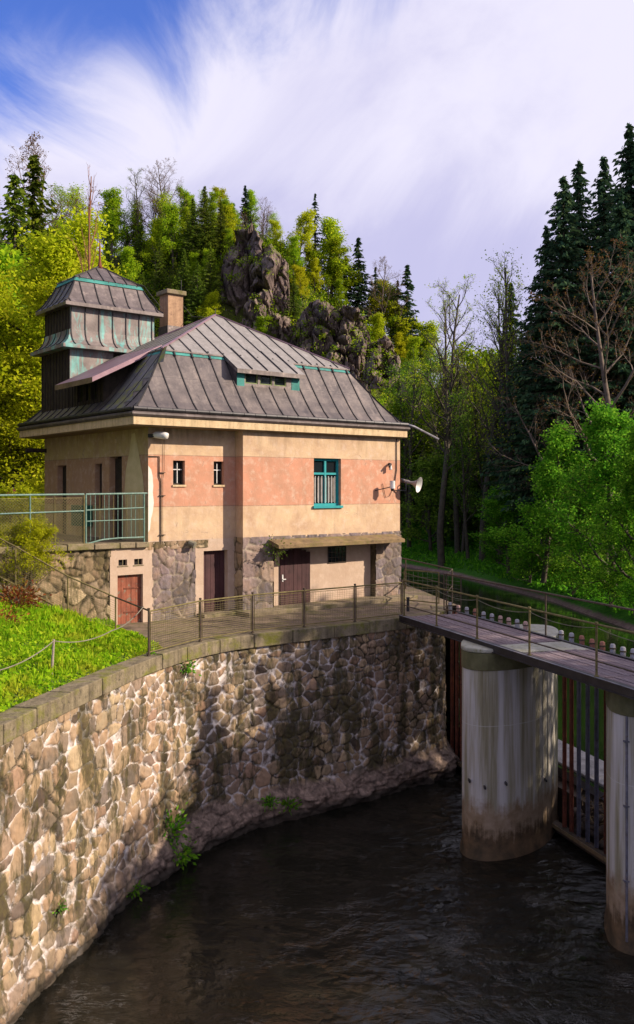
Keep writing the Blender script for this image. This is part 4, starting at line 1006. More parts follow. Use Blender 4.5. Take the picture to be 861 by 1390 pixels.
mb=MB(); mb.tube([H(1.38,-.06,2.34),H(1.50,-.22,2.26)],[.09,.11],10); mb.tube([H(1.5,-.1,2.2),H(1.5,-.12,2.05)],.02,6); mb.build('lamp_body',M['mesh_grey'],sp2,world=True)

# ------------------------------------------------------------- piers
PB=[(3.72,22.95),(3.75,22.7),(3.88,22.48),(4.12,22.34),(4.45,22.34),(4.9,22.48),(5.35,22.75),(5.75,23.12),(6.12,23.62),(6.42,24.2),(6.68,24.85),(6.85,25.5),(6.8,26.1),(6.4,26.4),(5.8,26.3),(5.2,25.9),(4.65,25.3),(4.2,24.5),(3.85,23.6)]
def dens(pts,k=4):
    c=catmull(list(pts)+[pts[0]],.12); return c[:-1]
m,nt=newmat('pier_concrete'); N=NT(nt); co=N.coord(); z=N.sep(co)[2]
st=N.noise(N.mapping(co,scale=(3.2,3.2,.16)),1.0,7,.62); st2=N.noise(N.mapping(co,scale=(9,9,.3),loc=(4,4,4)),1.0,5,.6); f=N.noise(co,2.2,7,.65)
col=N.ramp(st,[(.30,(.12,.10,.045)),(.44,(.27,.24,.16)),(.55,(.42,.39,.36)),(.72,(.60,.57,.56))])
col=N.mix(N.map(st2,.5,.75,0,.5),col,(.48,.45,.42)); col=N.mix(N.map(st2,.2,.42,.6,0),col,(.12,.10,.04))
wl=N.math('ADD',z,N.math('ADD',N.math('MULTIPLY',N.math('SUBTRACT',f,.5),.9),N.math('MULTIPLY',N.math('SUBTRACT',st2,.5),.9)))
col=N.mix(N.map(wl,1.15,1.5,1,0),col,N.ramp(f,[(.3,(.16,.10,.05)),(.7,(.36,.27,.19))]))
col=N.mix(N.map(wl,.55,.85,.93,0),col,N.ramp(f,[(.35,(.03,.022,.012)),(.7,(.13,.075,.035))]))
# horizontal construction joint
l=N.math('LESS_THAN',N.math('ABSOLUTE',N.math('SUBTRACT',N.math('ADD',z,N.math('MULTIPLY',f,.03)),3.35)),.010); col=N.mix(N.math('MULTIPLY',l,.5),col,(.5,.48,.45))
N.out(col,.8,0,N.bump(N.math('ADD',N.noise(co,30,5,.6),N.math('MULTIPLY',f,3.)),.3,.02),.3); M['pier']=m
M['pier_cap']=weathered('pier_cap',(.26,.25,.20),(.42,.40,.33),(.16,.15,.07),scale=3,rough=.9,bump=.4,moss=.35,mosscol=(.13,.13,.03))
M['cap_rim']=weathered('cap_rim',(.075,.07,.03),(.15,.14,.07),scale=3,rough=.95,bump=.5)
def pier(dx,dy,label):
    pts=dens(PB); c=pts.mean(0)
    loc=(c[0]+dx,c[1]+dy,ZW)
    t=thing('bridge_pier',label,'pier',loc)
    n=len(pts); zs=[-1.5,.05,.12,.6,1.2,2.5,4.0,4.73]; V=[]; 
    for z in zs:
        k=1.0+(.035 if z<.1 else 0)
        for p in pts: q=(p-c)*k; V.append((q[0],q[1],z))
    mb=MB(); fs=[(i*n+j,i*n+(j+1)%n,(i+1)*n+(j+1)%n,(i+1)*n+j) for i in range(len(zs)-1) for j in range(n)]
    mb.add(V,fs); mb.build('body',M['pier'],t,smooth_=True)
    mb=MB(); ring_=[((p-c)*1.012) for p in pts]; mb.prism([tuple(q) for q in ring_],4.72,5.16,0)
    cap=mb.build('cap_rim',M['cap_rim'],t,bevel=.02)
    mb=MB(); mb.prism([tuple(q*1.006) for q in ring_],5.165,5.27,0); cap2=mb.build('cap',M['pier_cap'],t,bevel=.03)
    return t
p1=pier(0,0,'rounded concrete bridge pier streaked with stains, standing left in the water')
p2=pier(2.31,-4.55,'concrete bridge pier cut off by the right edge of the view')
# pipe up the near pier
c=dens(PB).mean(0)
mb=MB(); 
pv=Vector((3.9+2.31,22.50-4.55,0)); q0=pv-p2.location; 
mb.tube([(q0.x,q0.y-.03,.2),(q0.x,q0.y-.03,4.75)],.028,8)
for z in (1.4,2.9,4.2): mb.box((q0.x-.06,q0.y-.07,z),(q0.x+.06,q0.y+.02,z+.03))
mb.build('pipe',M['steel_blue'],p2)
# anchors on pier one
for (u,v,y) in ((638,1061,22.4),(659,1070,22.2),(688,1065,22.25),(742,1060,23.2)):
    mb=MB(); q=P(u,v,y)-p1.location; mb.box((q.x-.02,q.y-.02,q.z-.03),(q.x+.02,q.y+.25,q.z+.03)); mb.build('anchor_bolt',M['dark_metal'],p1)

# ------------------------------------------------------------- weir gates
G0=Vector((4.42,30.75,0)); GD=Vector((.30,-.954,0)).normalized()
def Gp(t,z,off=0): p=G0+GD*t+Vector((-GD.y,GD.x,0))*off; return Vector((p.x,p.y,z))
def t_for_u(u):
    r=(u-U0)/F; return (r*G0.y-G0.x)/(GD.x-r*GD.y)
def gate(label,us,mats,tb0,tb1,heights=0.):
    t0=Gp((tb0+tb1)/2,ZW)
    g=thing('weir_gate',label,'gate',t0)
    for u,mm in zip(us,mats):
        t=t_for_u(u); mb=MB(); a=Gp(t,-5.05); b=Gp(t,-.12); n=Vector((GD.y,-GD.x,0))
        mb.bar(a,b,.012,.09,up=GD); mb.bar(a+n*.05,b+n*.05,.085,.012,up=GD)
        mb.build('upright',mm,g,world=True)
    mb=MB(); mb.bar(Gp(tb0,-5.02,-.12),Gp(tb1,-5.02,-.12),.16,.10); mb.bar(Gp(tb0,-5.12,.02),Gp(tb1,-5.12,.02),.30,.14)
    mb.build('sill_beam',M['rail_dark'],g,world=True)
    mb=MB(); mb.bar(Gp(tb0,-5.00,-.23),Gp(tb1,-5.00,-.23),.02,.10); mb.build('edge_strip',M['canopy'],g,world=True)
    return g
R_=M['rust']; S_=M['steel_blue']
gate('narrow weir gate with rusty uprights between the quay wall and the left pier',(615,621.5,628,640),(M['rust'],R_,R_,R_),-.2,5.0)
gate('wide weir gate with rusty and grey steel uprights between the two piers',(768,777.5,787.5,799.5,811.5,824.5,838,850),(R_,R_,S_,S_,S_,R_,S_,R_),t_for_u(750)-.3,t_for_u(829)+1.2)
gate('weir gate beyond the right pier with steel uprights',(905,935,965,1010,1060,1120),(S_,R_,S_,S_,R_,S_),11.5,16.5)
# concrete weir sill holding back the river
ws_=thing('weir_sill','pale concrete weir sill behind the gate uprights','weir',Gp(8,-4.6,1.0))
mb=MB()
mb.prism([tuple(Gp(t,0,o)[:2]) for t,o in ((-.6,.55),(20,.55),(20,1.1),(-.6,1.1))],-6,-4.35)
mb.build('step',M['rail_dark'],ws_,world=True)
mb=MB(); mb.prism([tuple(Gp(t,0,o)[:2]) for t,o in ((-.6,1.1),(20,1.1),(20,2.4),(-.6,2.4))],-6,-3.93)
mb.build('slab',weathered('sill_conc',(.20,.18,.165),(.40,.37,.35),rough=.8,scale=3,streak=.3),ws_,world=True,bevel=.03)
# flood debris stuck on the sill
db=thing('driftwood_heap','tangle of driftwood and twigs caught on the weir sill','driftwood',Gp(t_for_u(800),-4.35,.8))
mb=MB(); r=random.Random(4)
for k in range(150):
    t=r.uniform(t_for_u(770),t_for_u(829)+.8); q=Gp(t,r.uniform(-4.9,-4.1),r.uniform(.25,.95)); d=Vector((r.gauss(0,1),r.gauss(0,1),r.gauss(0,.8))).normalized()*r.uniform(.1,.5)
    mb.tube([q-d*.5,q+Vector((0,0,r.uniform(-.05,.05))),q+d*.5],r.uniform(.006,.022),5)
mb.build('sticks',M['canopy'],db,world=True)
mb=MB()
for k in range(26):
    t=r.uniform(t_for_u(764),t_for_u(829)+.8); q=Gp(t,r.uniform(-5.0,-4.45),r.uniform(.2,.5)); s=r.uniform(.08,.2)
    mb.tube([q-Vector((s,0,0)),q,q+Vector((s,s*.3,0))],[s*.5,s*.8,s*.45],7)
mb.build('stones',M['rail_dark'],db,world=True,smooth_=True)

# ------------------------------------------------------------- footbridge
N0=Vector((2.62,27.35,0)); N1=Vector((6.17,17.4,0)); ND=(N1-N0).normalized(); NP=Vector((-ND.y,ND.x,0))  # NP points to the far side
LB=(N1-N0).length+9.5; BW=2.05; BZ=.10
def Bp(t,o,z): q=N0+ND*t+NP*o; return Vector((q.x,q.y,z))
fb=thing('footbridge','long narrow plank footbridge with steel edge beams crossing the weir piers','bridge',Bp(LB/2,BW/2,BZ))
def tN(u,o=0.):
    r=(u-U0)/F; q=N0+NP*o; return (r*q.y-q.x)/(ND.x-r*ND.y)
mb=MB(); nb_=11; wv=(BW-.12)/nb_
jr=random.Random(2)
secs=[(0.0,tN(672)-.1),(tN(700)+.1,9.4),(9.42,LB)]
# where the pier top comes up between the boards
for (ta,tb_) in secs:
    for k in range(nb_):
        o=.06+k*wv; t=ta
        while t<tb_-.05:
            l=min(jr.uniform(2.4,4.2),tb_-t)
            if tb_-t-l<.4: l=tb_-t
            a=Bp(t+.004,o+wv*.5,BZ-.02+jr.uniform(-.006,.006)); b=Bp(t+l-.004,o+wv*.5,BZ-.02+jr.uniform(-.006,.006))
            mb.bar(a,b,wv-.022,.045); t+=l
mb.build('deck_boards',M['deck_wood'],fb,world=True)
mb=MB(); a,b=secs[0][1],secs[1][0]
mb.prism([tuple(Bp(t,o,0)[:2]) for t,o in ((a,.03),(b-.15,.03),(b+.15,BW),(a+.1,BW))][::-1],.0,BZ+.006); mb.build('concrete_strip',M['pier_cap'],fb,world=True)
for o,nm in ((0.0,'edge_beam'),(BW,'edge_beam')):
    mb=MB(); mb.bar(Bp(-.2,o,BZ-.06),Bp(LB,o,BZ-.06),.05,.17); mb.bar(Bp(-.2,o+.04*(1 if o==0 else -1),BZ+.03),Bp(LB,o+.04*(1 if o==0 else -1),BZ+.03),.10,.015); mb.bar(Bp(-.2,o,BZ-.155),Bp(LB,o,BZ-.155),.12,.02); mb.build(nm,M['steel_blue'] if 0 else M['dark_metal'],fb,world=True)
mb=MB(); mb.bar(Bp(-.2,-.03,BZ+.032),Bp(LB,-.03,BZ+.032),.05,.012); mb.build('edge_strip',M['white_metal'] if 0 else M['steel_blue'],fb,world=True)
mb=MB()
for k in range(15): mb.bar(Bp(.5+k*1.3,.05,BZ-.13),Bp(.5+k*1.3,BW-.05,BZ-.13),.08,.12)
mb.build('cross_beam',M['dark_metal'],fb,world=True)
# near railing
nr=thing('bridge_railing','mossy two rail bridge railing on the near side of the footbridge','railing',Bp(6,0,BZ))
nts=[tN(548),tN(592),tN(647),tN(718),tN(809)]; nts+= [nts[-1]+2.6,nts[-1]+5.2,nts[-1]+7.8]
for t in nts:
    mb=MB(); mb.tube([Bp(t,.02,BZ-.2),Bp(t,.02,BZ+1.12)],.026,8); mb.tube([Bp(t,.02,BZ+.0),Bp(t,.02,BZ+.06)],.05,8); mb.tube([Bp(t,.02,BZ+1.12),Bp(t,.02,BZ+1.17)],.036,8); mb.build('post',M['rail_moss'],nr,world=True)
mb=MB(); mb.tube([Bp(nts[0],.02,BZ+1.12),Bp(LB,.02,BZ+1.12)],.024,8); mb.build('handrail',M['rail_moss'],nr,world=True)
mb=MB(); mb.tube([Bp(nts[0],.02,BZ+.36),Bp(LB,.02,BZ+.36)],.018,8); mb.build('lower_rail',M['rail_dark'],nr,world=True)
fr=thing('bridge_railing','dark single bar railing on the far upstream side of the footbridge','railing',Bp(6,BW,BZ))
fts=[tN(607,BW),tN(742,BW),tN(742,BW)+4.5,tN(742,BW)+9]
for t in fts:
    mb=MB(); mb.tube([Bp(t,BW-.02,BZ-.1),Bp(t,BW-.02,BZ+1.15)],.024,8); mb.build('post',M['rail_dark'],fr,world=True)
mb=MB(); mb.tube([Bp(fts[0],BW-.02,BZ+1.15),Bp(LB,BW-.02,BZ+1.15)],.028,8); mb.build('handrail',M['rail_dark'],fr,world=True)
# thin slack wires under the handrails
mb=MB()
for t0,t1 in zip(nts[:-1],nts[1:]): mb.tube(sag(Bp(t0,.03,BZ+1.05),Bp(t1,.03,BZ+1.05),.10,8),.008,5)
mb.build('slack_wire',M['rope'],nr,world=True)
# quay fence along the upper river + small gates at the bridge head
qf=thing('river_fence','thin dark railing along the upper river edge behind the house corner','fence',(4.3,33,0))
q=[Bp(fts[0],BW-.02,0),Vector((4.72,31.2,0)),Vector((3.55,35.8,0)),Vector((2.0,39.2,0))]
q[0].z=0
for a,b in zip(q[:-1],q[1:]):
    mb=MB(); mb.tube([a+Z3(1.2),b+Z3(1.2)],.026,8); mb.tube([a+Z3(.62),b+Z3(.62)],.014,6); mb.build('rail',M['rail_dark'],qf,world=True)
for a in q[1:]:
    mb=MB(); mb.tube([a,a+Z3(1.2)],.024,8); mb.build('post',M['rail_dark'],qf,world=True)
def leafgate(label,A,B,h,mat,n=1):
    g=thing('wire_gate',label,'gate',A)
    A=Vector(A); B=Vector(B); mb=MB()
    for e in (A,B): mb.bar(e+Z3(.08),e+Z3(h),.035)
    mb.bar(A+Z3(h),B+Z3(h),.035); mb.bar(A+Z3(.1),B+Z3(.1),.035); mb.bar(A+Z3(h*.5),B+Z3(h*.5),.02); mb.build('frame',mat,g,world=True)
    mb=MB(); mesh_panel(mb,A+Z3(.1),B+Z3(.1),h-.12,h-.12,.12,.006,square=True); mb.build('wire_mesh',M['mesh_grey'],g,world=True); return g
leafgate('low wire mesh gate standing open across the bridge head, in front of the river',P(549,812,31.5).xy.to_3d(),P(596,812,30.6).xy.to_3d(),1.15,M['rail_moss'])
ga=P(603,0,29.0).xy.to_3d(); gb_=P(626,0,28.4).xy.to_3d()
leafgate('narrow dark wire gate leaf hinged to the bridge railing at the river side',ga,gb_,1.25,M['rail_dark'])
mb=MB(); pp_=P(570,0,29.2).xy.to_3d()
bo=thing('mooring_post','short dark iron post on the paving by the bridge head','post',P(554,0,29.3).xy.to_3d())
mb.tube([bo.location.copy(),bo.location+Z3(.42)],[.05,.045],10); mb.tube([bo.location+Z3(.42),bo.location+Z3(.46)],[.07,.06],10); mb.build('post',M['dark_metal'],bo,world=True)
# short rack bars standing along the far edge
first=None; R1=[(611+k*11.4) for k in range(10)]; R2=[762+k*14.0 for k in range(8)]
rb_mats=[weathered('bar_red',(.34,.20,.17),(.48,.33,.28),(.28,.12,.09),scale=8),weathered('bar_pale',(.24,.23,.24),(.38,.36,.37),scale=8),weathered('bar_rust',(.22,.08,.05),(.34,.16,.11),scale=8)]
protos=[]
for k,mm in enumerate(rb_mats):
    t=thing('needle_bar',['rounded pinkish timber bar end beside the far edge of the footbridge','rounded pale grey timber bar end beside the far edge of the footbridge','rust red timber bar end beside the far edge of the footbridge'][k],'bar',(0,0,0),0,'timber bar ends along the far bridge edge')
    mb=MB(); mb.tube([(0,0,-.5),(0,0,.06),(0,0,.09)],[.07,.066,.04],7); mb.build('bar',mm,t,smooth_=True)
    mb=MB(); mb.tube([(0,0,-.03),(0,0,.0)],[.083,.083],9); mb.build('band',M['rail_dark'],t)
    protos.append([t,False])
kr=random.Random(6)
for k,u in enumerate(R1+R2):
    w_=kr.choice((0,0,1)) if k<10 else (1 if u<800 or u>825 else 2)
    if k in (3,12,): w_=2
    o=protos[w_][0] if not protos[w_][1] else copy_tree(protos[w_][0]); protos[w_][1]=True
    t=tN(u,BW+.22); q=Bp(t,BW+.22,BZ+.10+kr.uniform(-.02,.02)); o.location=q; o.rotation_euler=(kr.uniform(-.05,.05),kr.uniform(-.05,.05),0)

# small pink parasol far behind the terrace fence
pa_=P(18,668,37); um=thing('parasol','small magenta parasol under the trees behind the terrace fence','parasol',(pa_.x,pa_.y,TZ))
mb=MB(); n=8; top=(0,0,pa_.z+.14-TZ); rim=[(.42*math.cos(2*math.pi*k/n),.42*math.sin(2*math.pi*k/n),pa_.z-.16-TZ) for k in range(n)]
for k in range(n): mb.add([top,rim[k],rim[(k+1)%n]],[(0,1,2)])
mb.build('canopy',M['magenta'],um)
mb=MB(); mb.tube([(0,0,0),(0,0,pa_.z+.2-TZ)],.02,6); mb.build('pole',M['white_metal'],um)
# ------------------------------------------------------------- trees
def skeleton(H,seed,levels=3,nbr=(14,6,4),lean=.03,r0=.02,bstart=.25,ang=(55,45,45),lenf=(.34,.45,.5),droop=0.,curl=.15,upturn=.25,multi=1):
    R=random.Random(seed); segs=[]; tips=[]
    def rot(d,a,az):
        x=d.orthogonal().normalized(); x.rotate(__import__('mathutils').Quaternion(d,az)); return (d*math.cos(a)+x*math.sin(a)).normalized()
    def grow(p,d,L,r,lv):
        n=7 if lv==0 else 4; path=[p.copy()]; rs=[r]; q=p.copy(); dd=d.copy()
        for k in range(n):
            dd=(dd+Vector((R.gauss(0,curl),R.gauss(0,curl),R.gauss(0,curl)))*(.35 if lv==0 else 1)+Vector((0,0,upturn*(1 if lv else .1)-droop*lv))*.5).normalized()
            q=q+dd*L/n; path.append(q.copy()); rs.append(r*(1-.82*(k+1)/n))
        segs.append((lv,path,rs))
        if lv<levels:
            nb=nbr[lv]; st=bstart if lv==0 else .25
            for k in range(nb):
                t=lerp(st,.98,(k+R.random()*.8)/nb); i=min(int(t*n),n-1); pp=path[i].lerp(path[i+1],t*n-i)
                dl=(path[i+1]-path[i]).normalized(); az=R.uniform(0,6.283) if lv else k*2.4+R.uniform(-.4,.4)
                a=math.radians(ang[lv]*R.uniform(.7,1.25))*(1-.35*t if lv==0 else 1)
                ll=L*lenf[lv]*R.uniform(.7,1.15)*((1.12-t*.75) if lv==0 else (1.1-.5*t))
                grow(pp,rot(dl,a,az),ll,max(rs[i]*.55,.006),lv+1)
        if lv>=max(1,levels-1):
            tips.extend([(path[k],lv) for k in range(1 if lv==levels else 2,n+1)])
    for m in range(multi):
        d=Vector((R.gauss(0,lean+.16*(multi>1)),R.gauss(0,lean+.16*(multi>1)),1)).normalized()
        grow(Vector((R.uniform(-.2,.2),R.uniform(-.2,.2),-.4)) if multi>1 else Vector((0,0,-.4)),d,H*.96+.4,H*r0,0)
    return segs,tips
def seg_mesh(segs,name,mat,parent,sides=(7,5,3,3)):
    mb=MB()
    for lv,path,rs in segs: mb.tube(path,rs,sides[min(lv,3)],cap=False)
    return mb.build(name,mat,parent,smooth_=True)
def broadleaf(label,cat,H,seed,leaf,bark,nleaf=9000,size=.22,spread=.35,leaf_frac=1.,low=0.,**kw):
    t=thing('broadleaf_tree',label,cat)
    segs,tips=skeleton(H,seed,**kw)
    seg_mesh(segs,'trunk',bark,t)
    if nleaf:
        r=np.random.default_rng(seed); T=np.array([p[:] for p,_ in tips]); 
        keep=r.random(len(T))<leaf_frac; T=T[keep]
        idx=r.integers(0,len(T),nleaf); C=T[idx]+r.normal(0,spread,(nleaf,3))*np.array([1,1,.7])
        C=C[C[:,2]>low]
        V,Fc=leaf_quads(C,size,.6,None,seed,up_bias=.35)
        np_mesh('crown',V,Fc,leaf,t)
    return t
def conifer(label,H,seed,needle,bark,R0=.2,whorl=.42,start=.06,dens=1.,size=.34,droop=.35,ragged=.25,perb=11):
    t=thing('conifer_tree',label,'tree'); r=random.Random(seed); mb=MB()
    mb.tube([(0,0,-.5),(0,0,H*.5),(0,0,H*.99)],[H*.016,H*.009,.01],7,cap=False)
    C=[];A=[]
    z=H*start
    while z<H*.985:
        f=(z-H*start)/(H*(1-start)); L=(R0*H)*(1-f)**.85*(.55+.45*min(1,f*6)); n=int((5+3*(1-f))*dens)+1
        for k in range(n):
            l=L*r.uniform(1-ragged*1.6,1+ragged); az=r.uniform(0,6.283); dx,dy=math.cos(az),math.sin(az)
            m=max(2,int(perb*l/(R0*H)+1)); zz=z+r.uniform(-.2,.2)*whorl
            if l>1: mb.tube([(0,0,zz),(dx*l*.5,dy*l*.5,zz-droop*l*.18),(dx*l*.9,dy*l*.9,zz-droop*l*.3)],[.03,.02,.01],3,cap=False)
            for j in range(m):
                s=(j+.6)/m; q=(dx*l*s,dy*l*s,zz-droop*l*s*(.7-.32*s)+.05)
                w=.5*l*.30*(1-s*.7)
                for c in (-1,0,1):
                    C.append((q[0]-dy*w*c*r.uniform(.5,1.2)+r.gauss(0,.05),q[1]+dx*w*c*r.uniform(.5,1.2)+r.gauss(0,.05),q[2]-abs(c)*.08-r.random()*.12)); A.append((dx*.8-dy*c*.6,dy*.8+dx*c*.6,-.35-r.random()*.5))
        z+=whorl*r.uniform(.8,1.2)*(1-.45*f)
    mb.build('trunk',bark,t,smooth_=True)
    C=np.array(C);A=np.array(A); V,Fc=leaf_quads(C,size,.42,A*1.3,seed)
    np_mesh('crown',V,Fc,needle,t); return t

PROTO={}
def mk(key,fn,H): PROTO[key]=dict(fn=fn,H=H,root=None)
B_=M['bark']; BG=M['bark_grey']
mk('yellow_near1',lambda l:broadleaf(l,'tree',13,121,M['leaf_yellow'],B_,34000,.15,.34,nbr=(20,7,4),bstart=.10,ang=(62,48,45)),13)
mk('yellow_near2',lambda l:broadleaf(l,'tree',12,122,M['leaf_yellow'],B_,26000,.16,.4,nbr=(17,7,4),bstart=.12,ang=(65,50,45),lenf=(.4,.45,.5)),12)
mk('yellow1',lambda l:broadleaf(l,'tree',13,101,M['leaf_yellow'],B_,9000,.30,.42,nbr=(17,6,3),bstart=.18),13)
mk('yellow2',lambda l:broadleaf(l,'tree',11,102,M['leaf_yellow'],B_,8000,.28,.40,nbr=(15,6,3),bstart=.1,ang=(65,50,45)),11)
mk('lime1',lambda l:broadleaf(l,'tree',14,103,M['leaf_lime'],B_,8000,.30,.45,nbr=(17,6,3),bstart=.2),14)
mk('lime2',lambda l:broadleaf(l,'tree',12,104,M['leaf_lime'],BG,6500,.28,.42,nbr=(14,6,3),bstart=.25,leaf_frac=.7),12)
mk('sparse',lambda l:broadleaf(l,'tree',15,105,M['leaf_lime'],BG,3200,.24,.5,nbr=(16,6,4),bstart=.3,leaf_frac=.7,r0=.014),15)
mk('green1',lambda l:broadleaf(l,'tree',11,106,M['leaf_green'],B_,15000,.21,.34,nbr=(20,7,4),bstart=.06,ang=(70,50,45),lenf=(.36,.42,.5)),11)
mk('green2',lambda l:broadleaf(l,'tree',12,107,M['leaf_green'],B_,16000,.21,.36,nbr=(22,7,4),bstart=.05,ang=(65,50,45),lenf=(.36,.45,.5)),12)
mk('bush',lambda l:broadleaf(l,'shrub',4,108,M['leaf_green'],B_,6000,.16,.25,nbr=(14,6,3),bstart=.04,ang=(70,50,45),lenf=(.5,.5,.5),multi=3,r0=.012),4)
mk('limebush',lambda l:broadleaf(l,'shrub',4,118,M['leaf_yellow'],B_,15000,.11,.16,nbr=(14,6,3),bstart=.04,ang=(70,50,45),lenf=(.5,.5,.5),multi=3,r0=.012),4)
mk('under',lambda l:broadleaf(l,'tree',9,109,M['leaf_dark'],B_,6500,.24,.45,nbr=(16,6,3),bstart=.1,ang=(70,50,45)),9)
mk('slender',lambda l:broadleaf(l,'tree',22,110,M['leaf_dark'],B_,3800,.20,.5,nbr=(22,6,4),bstart=.22,lenf=(.22,.42,.5),r0=.0115,ang=(50,45,45),leaf_frac=.6),22)
mk('slender2',lambda l:broadleaf(l,'tree',21,111,M['leaf_lime'],B_,1500,.15,.6,nbr=(24,7,4),bstart=.3,lenf=(.24,.42,.5),r0=.012,ang=(45,45,45),leaf_frac=.5),21)
mk('bare',lambda l:broadleaf(l,'tree',16,112,None,BG,0,levels=4,nbr=(18,7,4,3),bstart=.28,lenf=(.42,.45,.5,.55),ang=(42,38,40,40),r0=.016,upturn=.3),16)
mk('bare_brown',lambda l:broadleaf(l,'tree',16,113,M['leaf_brown'],BG,4200,.085,.06,levels=4,nbr=(22,8,5,3),bstart=.2,lenf=(.44,.45,.5,.55),ang=(55,42,40,40),r0=.014,upturn=.22),16)
mk('bare_dark',lambda l:broadleaf(l,'tree',20,114,M['leaf_lime'],B_,1500,.10,.12,levels=4,nbr=(22,8,4,3),bstart=.34,lenf=(.30,.42,.5,.55),ang=(48,42,40,40),r0=.011,upturn=.3,curl=.2),20)
mk('dead',lambda l:broadleaf(l,'tree',14,115,None,M['bark_rust'],0,nbr=(12,5,3),bstart=.55,lenf=(.26,.4,.5),ang=(35,38,40),r0=.012,upturn=.35),14)
mk('spruce1',lambda l:conifer(l,24,201,M['needle'],B_,R0=.20,dens=1.35,size=.36,perb=20),24)
mk('spruce2',lambda l:conifer(l,24,202,M['needle'],B_,R0=.17,dens=1.3,size=.34,perb=18,start=.12,ragged=.35),24)
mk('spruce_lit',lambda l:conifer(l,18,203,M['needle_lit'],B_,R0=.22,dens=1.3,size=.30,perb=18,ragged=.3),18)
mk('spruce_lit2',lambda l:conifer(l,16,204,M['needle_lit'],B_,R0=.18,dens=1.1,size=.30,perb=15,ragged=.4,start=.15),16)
mk('spruce_far',lambda l:conifer(l,14,205,M['needle'],B_,R0=.17,dens=1.,size=.5,whorl=.6,perb=8),14)
mk('spruce_thin',lambda l:conifer(l,16,206,M['needle'],B_,R0=.13,dens=.75,size=.42,whorl=.75,perb=8,ragged=.5,start=.2,droop=.5),16)
TR=random.Random(77)
def plant(key,x,y,label,group=None,h=None,topz=None,z=None,rz=None,sx=1.,cat='tree',sink=.15):
    p=PROTO[key]
    if z is None: z=float(ground(np.array([x]),np.array([y]))[0])-sink
    if p['root'] is None: p['root']=p['fn'](label); o=p['root']
    else: o=copy_tree(p['root'])
    o['label']=label; o['category']=cat
    if group: o['group']=group
    elif 'group' in o: del o['group']
    s=(topz-z)/p['H'] if topz is not None else (h/p['H'] if h else 1.)
    o.location=(x,y,z); o.rotation_euler=(0,0,TR.uniform(0,6.28) if rz is None else rz); o.scale=(s*sx,s*sx,s)
    return o
def at(key,u,v,Y,label,group=None,sx=1.,cat='tree',z=None,**kw):
    x=(u-U0)/F*Y; return plant(key,x,Y,label,group,topz=CZ-(v-V0)/F*Y,sx=sx,cat=cat,z=z,**kw)

def hill(key,u,v,h,label,sx=1.,**kw):
    best=None
    for Y in np.arange(118,180,1.):
        x=(u-U0)/F*Y; z=float(ground(np.array([x]),np.array([Y]))[0]); e=abs(CZ-(v-V0)/F*Y-z-h)+.02*Y
        if best is None or e<best[0]: best=(e,Y)
    return at(key,u,v,best[1],label,sx=sx)
# --- named trees of the left side and the skyline
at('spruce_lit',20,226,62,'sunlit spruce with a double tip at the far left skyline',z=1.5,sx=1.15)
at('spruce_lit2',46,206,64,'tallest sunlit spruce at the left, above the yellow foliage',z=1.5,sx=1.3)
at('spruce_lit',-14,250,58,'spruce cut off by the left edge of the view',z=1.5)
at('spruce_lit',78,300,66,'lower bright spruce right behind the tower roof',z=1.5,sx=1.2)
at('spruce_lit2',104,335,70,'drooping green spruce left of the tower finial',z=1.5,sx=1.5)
at('bare_brown',66,222,80,'bare grey crown rising behind the left spruces',z=4)
at('yellow_near1',14,318,44,'yellow green tree filling the left edge above the terrace',z=1.5,sx=1.15)
at('yellow_near2',44,372,42,'yellow tree leaning towards the tower',z=1.5,sx=1.1)
at('yellow_near1',-22,300,47,'large yellow tree partly outside the left edge',z=1.5,sx=1.1)
at('yellow_near2',8,470,41,'lower yellow green tree behind the terrace bush',z=1.8,sx=1.2)
at('lime1',40,480,50,'green tree behind the left eave of the house',z=1.8,sx=1.)
at('lime1',-10,380,52,'lime tree deeper in the wood at the left edge',z=1.5,sx=1.2)
at('lime2',28,560,46,'small lime tree between the house and the terrace fence',z=2.0,sx=1.4)
at('yellow2',62,430,58,'yellow green tree behind the tower wall',z=1.5,sx=1.2)
at('dead',134,222,40,'dead reddish trunk with bare twigs behind the tower finial',z=1.5,sx=.6)
hill('sparse',92,262,13,'thin leaved tree on the ridge at the far left',1.2); hill('sparse',112,252,14,'thin grey green tree on the ridge left of the dead trunk',1.2)
hill('lime2',152,268,12,'light green tree on the ridge just right of the dead trunk',1.1); hill('sparse',168,276,12,'small airy tree on the ridge beside the dark trunks',1.1)
hill('bare_dark',190,232,16,'bare dark tree on the ridge left of the big brown crown',1.5)
hill('bare_brown',222,219,17,'big round purplish brown bare tree on the ridge',1.25)
hill('bare_brown',205,240,14,'brown bare tree tucked behind the big round crown',1.2); hill('sparse',236,262,12,'airy olive tree right of the big round crown',1.2)
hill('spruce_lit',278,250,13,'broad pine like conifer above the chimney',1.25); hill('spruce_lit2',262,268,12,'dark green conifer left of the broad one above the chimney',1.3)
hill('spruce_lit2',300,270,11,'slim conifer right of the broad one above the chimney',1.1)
hill('spruce_far',333,250,8,'dark pointed spruce standing on top of the large cliff',1.2)
hill('bare_brown',358,272,7,'brown bare tree right of the cliff top spruce',1.2); hill('sparse',374,288,6,'reddish bushy tree on the cliff shoulder',1.4); hill('lime2',316,276,7,'pale small tree left of the cliff top spruce',1.2)
hill('spruce_thin',428,260,15,'tall ragged spruce with bare gaps between the two cliffs',1.1)
hill('yellow1',406,292,10,'bright lime tree left of the ragged spruce',1.1); hill('lime1',450,302,10,'bright lime tree right of the ragged spruce',1.2)
hill('lime2',464,334,8,'slim yellow green tree above the middle cliff',1.3)
